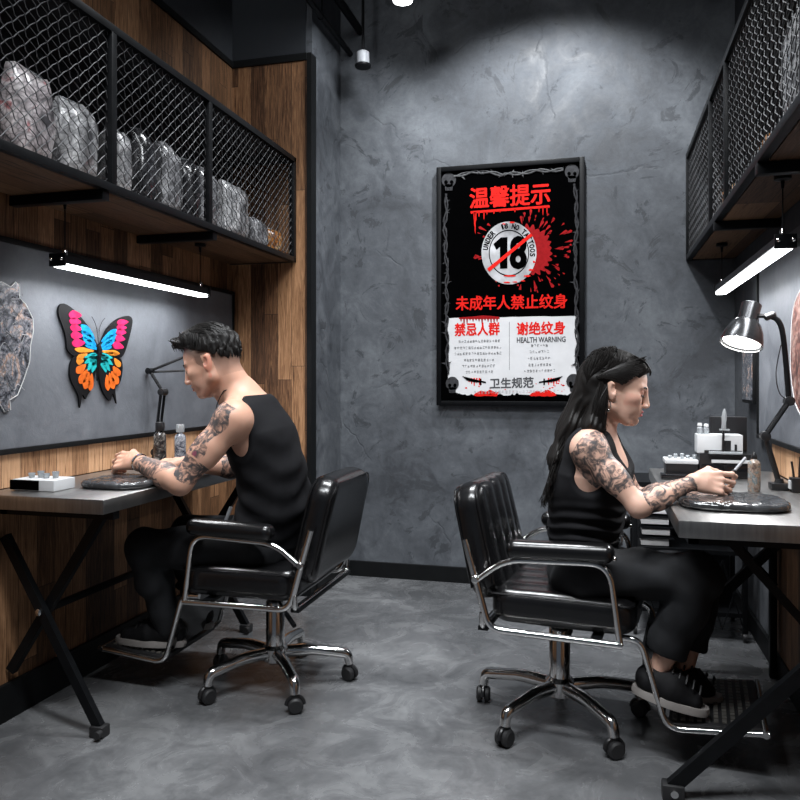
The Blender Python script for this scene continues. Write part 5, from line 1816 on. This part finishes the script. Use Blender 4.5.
# tank top
F = Field((-1.40, 2.15, .46), (-.90, 2.78, 1.12), .004)
torso(F, j, 0.010, LAT, True)
F.cap(j['pel'] + V3(.01, 0, .0), j['waist'] + V3(.008, 0, 0), .118, .106, .04, LAT, 1.42)
F.cap(j['nk'] + V3(.012, 0, -.01), j['nk'] + V3(-.08, 0, .10), .082, .12, .03, LAT, 1.05, op='cut')
F.cap(j['nk'] + V3(-.03, 0, -.03), j['nk'] + V3(-.16, 0, -.09), .060, .09, .012, op='cut')
for s, sg in (('shN', -1), ('shF', 1)):
    F.cap(j[s] + V3(-.028, sg * .030, .03), j[s] + V3(.002, sg * .030, -.100), .074, .070, .012, nrm(V3(0, 1, 0)), 1.05, op='cut')
    F.cap(j[s] + V3(-.02, sg * .01, .03), j[s] + V3(-.02, sg * .10, .06), .058, .10, .01, op='cut')
F.put(lambda P: P[2] - .505 + 0 * P[0] + 0 * P[1], F.lo, F.lo + F.n * F.h, 0.004, 'cut')
F.put(lambda P: (folds(P, 42, 3, .010, 7) + .003 * np.sin(70 * (P[2] + .5 * P[0]) + 4 * np.sin(P[1] * 14))) * np.clip((1.0 - P[2]) / .3, 0.05, 1), F.lo, F.lo + F.n * F.h, 0, 'add')
Vt, Ft = F.mesh()
net_obj('tank_top', Vt, Ft, MAT['tank'], man)

# trousers
F = Field((-1.70, 2.24, .13), (-.98, 2.76, .68), .0045)
F.cap(j['pel'] + V3(0, 0, -.02), j['pel'] + V3(.01, 0, .05), .118, .112, .04, LAT, 1.40)
legs(F, j, 1.0, .010)
F.put(lambda P: P[2] - .465 + 0 * P[0] + 0 * P[1] + .5 * np.clip(-1.385 - P[0], 0, 1) * 20, (-1.38, 2.2, .3), (-.95, 2.8, .5), 0.006, 'cut')
F.put(lambda P: folds(P, 50, 8, .014, 7), F.lo, F.lo + F.n * F.h, 0, 'add')
Vt, Ft = F.mesh()
net_obj('trousers', Vt, Ft, MAT['denim'], man)


def shoe(parent, ankle, heel, toe, lat, s=1.0, up=(0, 0, 1)):
    """low sneaker; heel and toe are points on the ground line of the sole"""
    heel = toV(heel); toe = toV(toe); d = nrm(toe - heel); up = np.array(up, float); up = nrm(up - d * (up @ d)); lat = np.cross(up, d)
    L_ = np.linalg.norm(toe - heel)
    lo = np.minimum(np.minimum(heel, toe), toV(ankle)) - .08; hi = np.maximum(np.maximum(heel, toe), toV(ankle)) + .08
    F = Field(lo, hi, .0035)
    b = heel + up * .045
    F.cap(b + d * .035, b + d * L_ * .5, .031, .035, .03)
    F.cap(b + d * L_ * .5 - up * .004, b + d * (L_ - .040) - up * .014, .034, .024, .03, lat, 1.4)
    F.cap(b + d * .04 + up * .01, toV(ankle) - up * .005, .036, .042, .03)
    F.cap(b + d * .11 + up * .022, toV(ankle) + d * .035, .026, .030, .03)
    F.ell(toV(ankle) + up * .045, (.036, .036, .05), None, .008, op='cut')
    F.put(lambda P: -((P[0] - heel[0]) * up[0] + (P[1] - heel[1]) * up[1] + (P[2] - heel[2]) * up[2] - .020), F.lo, F.lo + F.n * F.h, .003, 'cut') if False else None
    sl, P = F.sub(F.lo, F.lo + F.n * F.h, 0)
    hgt = (P[0] - heel[0]) * up[0] + (P[1] - heel[1]) * up[1] + (P[2] - heel[2]) * up[2]
    F.F = np.maximum(F.F, (0.018 - hgt).astype(np.float32))
    F.F = F.F + folds(P, 90, 4, .0015).astype(np.float32)
    V_, Q_ = F.mesh()
    so = net_obj('shoe', V_, Q_, MAT['canvas'], parent)
    # sole
    n = 28
    m = M(); ring = []
    for k in range(n):
        a = 2 * PI * k / n
        x = .5 - .5 * math.cos(a)
        wd = (.034 + .012 * math.sin(x * PI * .9)) * (abs(math.sin(a)) ** .65) * (1 if math.sin(a) > 0 else -1)
        ring.append(heel + d * (x * (L_ + .006) - .004) + lat * wd)
    top = [Vector(p + up * .022) for p in ring]; bot = [Vector(p) for p in ring]
    midr = [Vector(p + up * .011 + (p - (heel + toe) / 2) * .03) for p in ring]
    vs = bot + midr + top; fs = []
    for k in range(n):
        k2 = (k + 1) % n
        fs += [(k, k2, n + k2, n + k), (n + k, n + k2, 2 * n + k2, 2 * n + k)]
    fs += [tuple(range(n))[::-1], tuple(range(2 * n, 3 * n))]
    m.add(vs, fs)
    obj('sole', m, MAT['sole'], so, True, 35, label='off-white rubber sole')
    for k in range(5):
        p = b + d * (.095 + .020 * k) + up * (.062 - .009 * k)
        obj('lace', M().tube(bez([p - lat * .026 - up * .012, p + up * .006, p + lat * .026 - up * .012], 4), .0030, 6), MAT['rubber'], so)
    return so


shoe(man, j['anN'] + V3(0, 0, -.005), (-1.445, 2.43, .143), (-1.70, 2.40, .148), LAT)
shoe(man, j['anF'] + V3(0, 0, -.005), (-1.445, 2.63, .143), (-1.70, 2.62, .148), LAT)


def hair_cap(F, C, R, s, man_):
    g = lambda x, y, z: toV(C) + R @ (np.array([x, y, z]) * s)
    return g


# short swept hair
F = Field(toV(m_ph) - .20, toV(m_ph) + .20, .0034)
F.ell(gM(-.013, 0, .045), (.107, .082, .092), mHR, .02)
F.ell(gM(.045, 0, .094), (.056, .058, .040), mHR, .02)
F.ell(gM(.086, -.004, .094), (.026, .048, .022), mHR, .015)
sl, P = F.sub(F.lo, F.lo + F.n * F.h, 0)
q = [P[i] - m_ph[i] for i in range(3)]
lx = q[0] * mHR[0, 0] + q[1] * mHR[1, 0] + q[2] * mHR[2, 0]
ly = q[0] * mHR[0, 1] + q[1] * mHR[1, 1] + q[2] * mHR[2, 1]
lz = q[0] * mHR[0, 2] + q[1] * mHR[1, 2] + q[2] * mHR[2, 2]
low = .050 + .004 * np.sin(ly * 60) + .55 * lx + .22 * np.minimum(lx, 0)
F.F = np.maximum(F.F, (low - lz).astype(np.float32))
F.F = F.F + (.0026 * np.sin(ly * 420 + 3 * np.sin(lx * 60 + lz * 35)) + .0022 * np.sin(ly * 170 + lx * 60 + 2.2 * np.sin(lz * 90 + lx * 40)) + .0015 * np.sin(lx * 260 + ly * 130)).astype(np.float32)
Vh, Qh = F.mesh()
ho = net_obj('hair', Vh, Qh, MAT['hair'], man)
rnd = random.Random(21)
rt = []
for i in range(620):
    u = rnd.uniform(-1, 1); v = rnd.uniform(0, 1)
    x0 = -.095 + .17 * v
    y0 = .072 * u * math.sqrt(max(0, 1 - ((x0 + .01) / .12) ** 2))
    def top(x, y):
        r2 = 1 - ((x + .006) / .110) ** 2 - (y / .083) ** 2
        return .052 + .090 * math.sqrt(max(0, r2)) + (.014 * max(0, min(1, (x - .02) / .05)))
    pts = []
    ln = rnd.uniform(.035, .06); yy = y0
    for k in range(4):
        x = min(x0 + ln * k / 3, .090 + .008 * (k == 3))
        yy += rnd.uniform(-.004, .004)
        pts.append(gM(x, yy, max(top(x, yy), .060 + .55 * x) + .0015 * k + rnd.uniform(0, .004)))
    rt.append(pts)
for i in range(260):
    sg = rnd.choice((-1, 1)); x0 = rnd.uniform(-.10, .055); zz = .052 + .55 * x0 + .2 * min(x0, 0) + rnd.uniform(.012, .040)
    yy = sg * .083 * math.sqrt(max(0.02, 1 - ((x0 + .008) / .112) ** 2))
    ln = rnd.uniform(.012, .022)
    rt.append([gM(x0, yy * .93, zz + .020), gM(x0 + ln * .2, yy * 1.0, zz), gM(x0 + ln * .35, yy * 1.005, zz - ln * .6)])
for i in range(90):
    y0 = rnd.uniform(-.05, .05); x0 = rnd.uniform(.07, .085); z0 = rnd.uniform(.098, .122)
    rt.append([gM(x0 - .02, y0, z0), gM(x0 + .012, y0 * 1.03, z0 + .004), gM(x0 + .012 + rnd.uniform(-.006, .003), y0 * 1.06 + rnd.uniform(-.006, .006), z0 - rnd.uniform(.010, .020))])
strands('hair_strands', rt, MAT['hair'], ho, 1, .0015)
for sg in (-1, 1):
    obj('eyebrow', M().tube(bez([Vector(gM(.0905, sg * .012, .0205)), Vector(gM(.0865, sg * .030, .0270)), Vector(gM(.0700, sg * .050, .0215))], 6), .0034, 6), MAT['hair'], man)
    obj('eyelashes', M().tube(bez([Vector(gM(.0850, sg * .018, -.0010)), Vector(gM(.0860, sg * .030, -.0035)), Vector(gM(.0790, sg * .044, -.0005))], 6), .0020, 6), MAT['hair'], man)
nk = j['nk']
cord = [Vector(nk + V3(.075 * math.cos(a) * .75 - .018, .078 * math.sin(a), .012 + .055 * math.cos(a) * .35 - (0.06 if math.cos(a) < 0 else 0) * -math.cos(a))) for a in [2 * PI * k / 28 for k in range(28)]]
obj('neck_cord', M().tube(cord, .0020, 6, closed=True), MAT['rubber'], man)
wd = nrm(j['wrN'] - j['elN'])
obj('bracelet', M().lathe([(.0285, -.006), (.0315, -.004), (.0315, .004), (.0285, .006)], j['wrN'] - wd * .008, wd, 26), MAT['chrome'], man, label='metal wrist band')
obj('belt_clip', M().tube(bez([Vector(atY(222, 530, 2.40)), Vector(atY(226, 520, 2.385)), Vector(atY(231, 507, 2.39))], 5), .006, 8), MAT['grey_plastic'], man)

# ------------------------------------------------------------------ the woman
wom = thing('person', 'woman with long black hair and tattooed arms, drawing at the right desk', 'person', (-0.05, 2.42, 0))
w_ph = atY(616, 390, 2.39)
wHR = frame_of((.975, -.03, -.20), (.20, 0, .97))
wf = nrm(V3(.98, -.15, 0)); LW = nrm(V3(.15, .98, 0))
A = lambda px, py, Y: toV(atY(px, py, Y))
j = dict(
    pel=A(585, 563, 2.44), waist=A(586, 525, 2.43), rib=A(589, 492, 2.42), chest=A(592, 465, 2.41), up=A(593, 445, 2.40), nk=A(595, 431, 2.395),
    shN=A(589, 449, 2.265), shF=A(600, 446, 2.545),
    elN=A(639, 507, 2.215), wrN=A(693, 482, 2.30), elF=A(638, 500, 2.60), wrF=A(690, 483, 2.47),
    hpN=A(585, 572, 2.36), hpF=A(592, 572, 2.52), knN=A(696, 577, 2.30), knF=A(702, 577, 2.48),
    anN=A(660, 668, 2.32), anF=A(683, 672, 2.48))
F = Field((-.32, 2.10, .19), (.46, 2.72, 1.24), H_)
torso(F, j, 0.0, LW, False)
for s in (-1, 1):
    F.ell(j['chest'] + wf * .046 + LW * .062 * s + V3(0, 0, -.022), (.048, .050, .050), None, .03)
arms(F, j, .76)
legs(F, j, .80)
gW = head_prims(F, w_ph, wHR, .945, False)
F.cap(gW(-.035, 0, -.045), j['nk'] + V3(-.005, 0, -.01), .044, .048, .02)
F.cap(gW(-.015, 0, -.05), j['nk'] + V3(.02, 0, -.015), .034, .036, .02)
for s in ('shN', 'shF'):
    F.cap(j['nk'] + V3(-.01, 0, -.005), j[s] * .6 + j['nk'] * .4 + V3(0, 0, .006), .030, .026, .035)
tipsR = hand_prims(F, j['wrN'], (1, .10, -.02), (.15, .85, -.45), (0, .45, .9), .92, ((14, 42, 30), (30, 55, 40), (42, 62, 45), (52, 66, 45)), spread=.16, thumb_in=.3)
tipsL = hand_prims(F, j['wrF'], (1, -.42, .02), (0, .0, -1), (0, -1, .1), .88, (22, 45, 30), thumb_in=.2)
Vb, Fb = F.mesh()
col = np.tile(SK_WOM, (len(Vb), 1))
col *= (1 + 0.04 * wob(Vb, 30, 2))[:, None]
Lh = (Vb - toV(w_ph)) @ wHR / .945
hx, hy, hz = Lh.T
near = np.linalg.norm(Vb - toV(w_ph), axis=1) < .17
lip = near & (hx > .078) & (np.abs(hz + .058) < .0100) & (np.abs(hy) < .019)
col[lip] = (0.42, 0.10, 0.10)
lid = near & (hx > .066) & (np.abs(hz - .006) < .012) & (np.abs(np.abs(hy) - .031) < .018)
col[lid] *= np.array([.88, .72, .70])  # socket shade put into the skin colour here too, slightly redder
chk = near & (hx > .03) & (hx < .075) & (np.abs(hz + .02) < .02)
col[chk] *= np.array([1.03, .93, .93])
w1 = .10 * wob(Vb, 60, 6)
ink = np.zeros(len(Vb))
for sh, el, wr in (('shN', 'elN', 'wrN'), ('shF', 'elF', 'wrF')):
    t1, d1 = seg_t(Vb, j[sh], j[el])
    ink = np.maximum(ink, ((t1 > -.14 + w1 * .6) & (t1 < .72 + w1) & (d1 < .065) & ((Vb - j[sh])[:, 1] < .034 + .3 * w1)) if sh == 'shN' else ((t1 > .1) & (t1 < .7 + w1) & (d1 < .06)))
    t2, d2 = seg_t(Vb, j[el], j[wr])
    ink = np.maximum(ink, ((t2 > .10 + w1) & (t2 < .97 + w1 * .4) & (d2 < .055)))
net_obj('body', Vb, Fb, SKW, wom, None, col, {'ink': ink})
# tank top
F = Field((-.32, 2.16, .56), (.20, 2.68, 1.06), .004)
torso(F, j, 0.009, LW, False)
for s in (-1, 1):
    F.ell(j['chest'] + wf * .048 + LW * .062 * s + V3(0, 0, -.022), (.055, .056, .056), None, .04)
F.cap(j['waist'] + V3(-.004, 0, -.02), j['rib'] + V3(-.006, 0, 0), .098, .104, .04, LW, 1.30)
F.cap(j['nk'] + V3(.00, 0, .005), j['nk'] + V3(.0, 0, .12), .070, .11, .012, LW, 1.0, op='cut')
F.cap(j['nk'] + wf * .05 + V3(0, 0, -.02), j['nk'] + wf * .14 + V3(0, 0, -.05), .056, .075, .012, op='cut')
for s, sg in (('shN', -1), ('shF', 1)):
    F.cap(j[s] + wf * .012 + V3(0, sg * .025, .03), j[s] + wf * .002 + V3(0, sg * .030, -.085), .050, .052, .012, op='cut')
    F.cap(j[s] + V3(0, sg * .012, .03), j[s] + V3(0, sg * .08, .05), .050, .08, .01, op='cut')
F.put(lambda P: P[2] - .600 + 0 * P[0] + 0 * P[1], F.lo, F.lo + F.n * F.h, 0.004, 'cut')
F.put(lambda P: folds(P, 50, 13, .004) + .004 * np.sin(P[2] * 190 + 9 * P[0] + 2 * np.sin(P[1] * 30)) * np.clip((.76 - P[2]) / .1, 0, 1), F.lo, F.lo + F.n * F.h, 0, 'add')
Vt, Ft = F.mesh()
net_obj('tank_top', Vt, Ft, MAT['tank'], wom)
# trousers
F = Field((-.28, 2.16, .26), (.44, 2.66, .72), .0045)
F.cap(j['pel'] + V3(0, 0, -.02), j['waist'] + V3(0, 0, .0), .112, .090, .04, LW, 1.38)
legs(F, j, .90, .014)
for s in ('N', 'F'):
    F.cap(j['kn' + s] * .3 + j['an' + s] * .7 + V3(-.01, 0, 0), j['an' + s] + V3(.012, 0, .045), .046, .046, .02)
F.put(lambda P: P[2] - .467 + 0 * P[0] + 0 * P[1] + 0.5 * np.clip(P[0] - .10, 0, 1) * 20, (-.3, 2.1, .3), (.11, 2.7, .5), 0.006, 'cut')
F.put(lambda P: P[2] - .305 + .25 * (P[0] - .2) + 0 * P[1], (-.1, 2.1, .2), (.46, 2.7, .34), 0.004, 'cut')
F.put(lambda P: folds(P, 48, 18, .015, 7), F.lo, F.lo + F.n * F.h, 0, 'add')
Vt, Ft = F.mesh()
net_obj('trousers', Vt, Ft, MAT['denim'], wom)
bl = []
pc = j['waist'] + V3(.002, 0, -.035)
for k in range(40):
    a = 2 * PI * k / 40
    bl.append(Vector(pc + wf * .098 * math.cos(a) + LW * .132 * math.sin(a)))
bo = obj('belt', M().tube(bl, .010, 8, closed=True, flat=.5), MAT['leather'], wom)
obj('buckle', M().box(Vector(pc + wf * .10 + V3(-.004, -.035, -.014)), Vector(pc + wf * .10 + V3(.008, .0, .014)), .003), MAT['chrome'], bo, label='metal belt buckle')
shoe(wom, j['anN'] + V3(.0, 0, -.02), A(633, 691, 2.32), A(707, 716, 2.29), LW, up=(.25, 0, 1))
shoe(wom, j['anF'] + V3(.0, 0, -.02), A(655, 695, 2.48), A(722, 703, 2.44), LW, up=(.15, 0, 1))
# long hair: volume and locks
F = Field((-.36, 2.20, .66), (.20, 2.60, 1.30), .0036)
F.ell(gW(-.018, 0, .042), (.098, .074, .081), wHR, .02)
F.ell(gW(.036, 0, .078), (.052, .056, .032), wHR, .02)
F.cap(gW(-.075, 0, .01), A(573, 430, 2.40), .050, .042, .03, LW, 1.4)
F.cap(A(575, 425, 2.40), A(563, 458, 2.40), .042, .040, .03, LW, 1.9)
F.cap(A(563, 458, 2.40), A(556, 482, 2.40), .036, .014, .03, LW, 2.3)
F.cap(gW(-.050, -.056, -.03), A(592, 425, 2.305), .016, .024, .025)
F.cap(A(592, 425, 2.305), A(602, 430, 2.30), .022, .010, .02)
F.cap(gW(-.045, .062, -.01), A(604, 430, 2.49), .028, .022, .025)
F.cap(A(604, 430, 2.49), A(617, 458, 2.47), .022, .010, .02)
sl, P = F.sub(F.lo, F.lo + F.n * F.h, 0)
q = [P[i] - w_ph[i] for i in range(3)]
lx, ly, lz = [(q[0] * wHR[0, c] + q[1] * wHR[1, c] + q[2] * wHR[2, c]) / .945 for c in range(3)]
# open the face: hairline from forehead to ear
face = np.maximum(np.maximum(.002 - lx, lz - (.004 + 1.02 * (lx - .018)) - 0.05 * np.abs(ly)), -(lz + .16))
F.F = np.maximum(F.F, -face.astype(np.float32))
earcut = np.sqrt(((lx + .008) / .020) ** 2 + ((lz + .004) / .034) ** 2) - 1
F.F = np.maximum(F.F, np.where((np.abs(ly) > .060) & (lz > -.06), -(earcut * .018), -1).astype(np.float32))
F.F = F.F + (.0012 * np.sin(ly * 300 + 2 * np.sin(P[2] * 50 + P[0] * 30)) + .0022 * np.sin((P[0] - .42 * P[2]) * 300 + P[1] * 150 + 1.5 * np.sin(P[2] * 22)) * np.clip((1.06 - P[2]) / .05, 0, 1)).astype(np.float32)
Vh, Qh = F.mesh()
ho = net_obj('hair', Vh, Qh, MAT['hair'], wom)
rnd = random.Random(31)
rt = []
tie = gW(-.095, 0, .012)
def shell(x, y):
    r2 = 1 - ((x + .018) / .106) ** 2 - (y / .084) ** 2
    return .044 + .084 * math.sqrt(max(0, r2))
for i in range(420):      # from the parting back over the side of the head to the half-up tie
    sg = rnd.choice((-1, -1, 1)); x0 = rnd.uniform(-.05, .060); y0 = sg * rnd.uniform(.002, .030)
    a = gW(x0, y0, shell(x0, y0) + .002)
    y1 = sg * rnd.uniform(.055, .076); x1 = min(x0, .045) * .55 - .012
    z1 = rnd.uniform(.035, .085)
    yl = sg * .083 * math.sqrt(max(.05, 1 - ((x1 + .018) / .108) ** 2 - ((z1 - .044) / .094) ** 2))
    b = gW(x1, yl, z1)
    z2 = rnd.uniform(-.01, .05); x2 = rnd.uniform(-.085, -.065)
    c = gW(x2, sg * .058, z2)
    d = gW(-.108, sg * .02, z2 - .02)
    rt.append([a, (a + b) / 2 + (wHR @ V3(0, sg * .006, .006)), b, c, d])
for i in range(460):      # swept from the hairline over the top of the ear
    x0 = rnd.uniform(.015, .070); sg = rnd.choice((-1, -1, 1))
    z0 = .010 + 1.02 * (x0 - .018) + rnd.uniform(0, 1) ** 1.5 * .050
    def side_y(x, z): return .0855 * math.sqrt(max(.12, 1 - ((x + .016) / .112) ** 2 - ((z - .044) / .098) ** 2))
    P3 = []
    for q in range(5):
        f = q / 4; x = x0 + (-.085 - x0) * f; z = z0 * (1 - f) ** 1.3 + rnd.uniform(.004, .012) + .016 * math.sin(f * PI) + .004
        P3.append(gW(x, sg * (side_y(x, z) + .001 + .0015 * rnd.random()), z))
    P3.append(gW(-.112, sg * .03, -.012))
    rt.append(P3)
for i in range(330):      # crown and back of the head
    sg = rnd.choice((-1, -1, 1)); x0 = rnd.uniform(-.10, -.02); y0 = sg * rnd.uniform(.0, .045)
    a = gW(x0, y0, shell(x0, y0) + .002)
    x1 = x0 - .012; y1 = sg * rnd.uniform(.040, .074)
    xx = max(-.118, min(x1, -.03)); rem = 1 - ((xx + .018) / .108) ** 2 - (y1 / .086) ** 2
    b = gW(xx, y1, .044 + .092 * math.sqrt(max(rem, .0)))
    c = gW(-.085, y1 * .95, .010)
    rt.append([a, (a + b) / 2 + (wHR @ V3(-.003, sg * .006, .008)), b, c + (wHR @ V3(-.006, sg * .004, 0)), gW(-.085, y1 * .8, -.035)])
for i in range(560):      # falling lengths down the back
    u = rnd.uniform(-1, 1)
    st = gW(-.085 + rnd.uniform(-.02, .02), u * .060, rnd.uniform(-.04, .03))
    k = rnd.uniform(.55, 1.12)
    end = A(574, 434, 2.40) * (1 - k) + A(552 + rnd.uniform(-4, 8), 492, 2.40) * k + LW * u * .105
    m1 = A(576 + rnd.uniform(-6, 3), 432, 2.40) + LW * u * .075 + V3(0, 0, rnd.uniform(-.01, .01))
    m2 = (m1 + end) / 2 + V3(rnd.uniform(-.014, .010), rnd.uniform(-.012, .012), 0)
    rt.append([st, m1, m2, end, end + V3(rnd.uniform(-.012, .014), rnd.uniform(-.01, .01), -.02)])
for i in range(170):      # lock in front of the near shoulder, below the ear
    s0 = gW(rnd.uniform(-.055, -.022), -.066 - rnd.uniform(0, .012), rnd.uniform(-.02, .02))
    e = A(597 + rnd.uniform(-8, 8), 424 + rnd.uniform(-8, 12), 2.300 + rnd.uniform(-.01, .01))
    rt.append([s0, (s0 + e) / 2 + V3(rnd.uniform(-.008, .004), -.012, 0), e, e + V3(rnd.uniform(-.004, .012), .0, -.018)])
for i in range(70):       # far side lock
    s0 = gW(-.03, .068, 0)
    e = A(617 + rnd.uniform(-5, 5), 452 + rnd.uniform(-6, 14), 2.47)
    rt.append([s0, (s0 + e) / 2 + V3(0, .012, 0), e])
for i in range(46):       # forelock over the brow
    y0 = rnd.uniform(-.045, .02)
    rt.append([gW(.030, y0, .118), gW(.066, y0 * 1.1, .106), gW(.086, y0 * 1.2, .088), gW(.091 + rnd.uniform(0, .004), y0 * 1.35, .070 + rnd.uniform(-.006, .006))])
strands('hair_strands', rt, MAT['hair'], ho, 2, .0015)
for sg in (-1, 1):
    obj('eyebrow', M().tube(bez([Vector(gW(.0905, sg * .012, .0205)), Vector(gW(.0865, sg * .030, .0260)), Vector(gW(.0710, sg * .050, .0205))], 6), .0027, 6), MAT['hair'], wom)
    obj('eyelashes', M().tube(bez([Vector(gW(.0850, sg * .018, -.0010)), Vector(gW(.0865, sg * .030, -.0040)), Vector(gW(.0785, sg * .046, -.0005))], 6), .0021, 6), MAT['hair'], wom)
    q = Vector(gW(-.014, sg * .082, -.038))
    obj('earring', M().tube([q + Vector((.006 * math.sin(a), 0, -.012 + .012 * math.cos(a))) for a in [2 * PI * k / 14 for k in range(14)]], .0013, 5, closed=True).ball(q + Vector((0, 0, -.028)), .004, 8, 6), MAT['chrome'], wom)
# the machine she holds
tp = (tipsR[0] + tipsR[4]) / 2
a = Vector(tp) + Vector((-.012, .004, -.020)); b = Vector(A(718, 463, 2.34)) if False else Vector(tp) + Vector((.050, .02, .055))
t = thing('tattoo_pen', 'slim metal tattoo pen held in the woman\'s right hand over the pad', 'pen', tuple(a))
obj('grip', M().tube([a, a.lerp(b, .1), a.lerp(b, .5)], [.002, .0065, .0065], 12), MAT['plastic'], t)
obj('barrel', M().tube([a.lerp(b, .5), a.lerp(b, .98), b], [.0045, .0045, .003], 12), MAT['grey_plastic'], t)
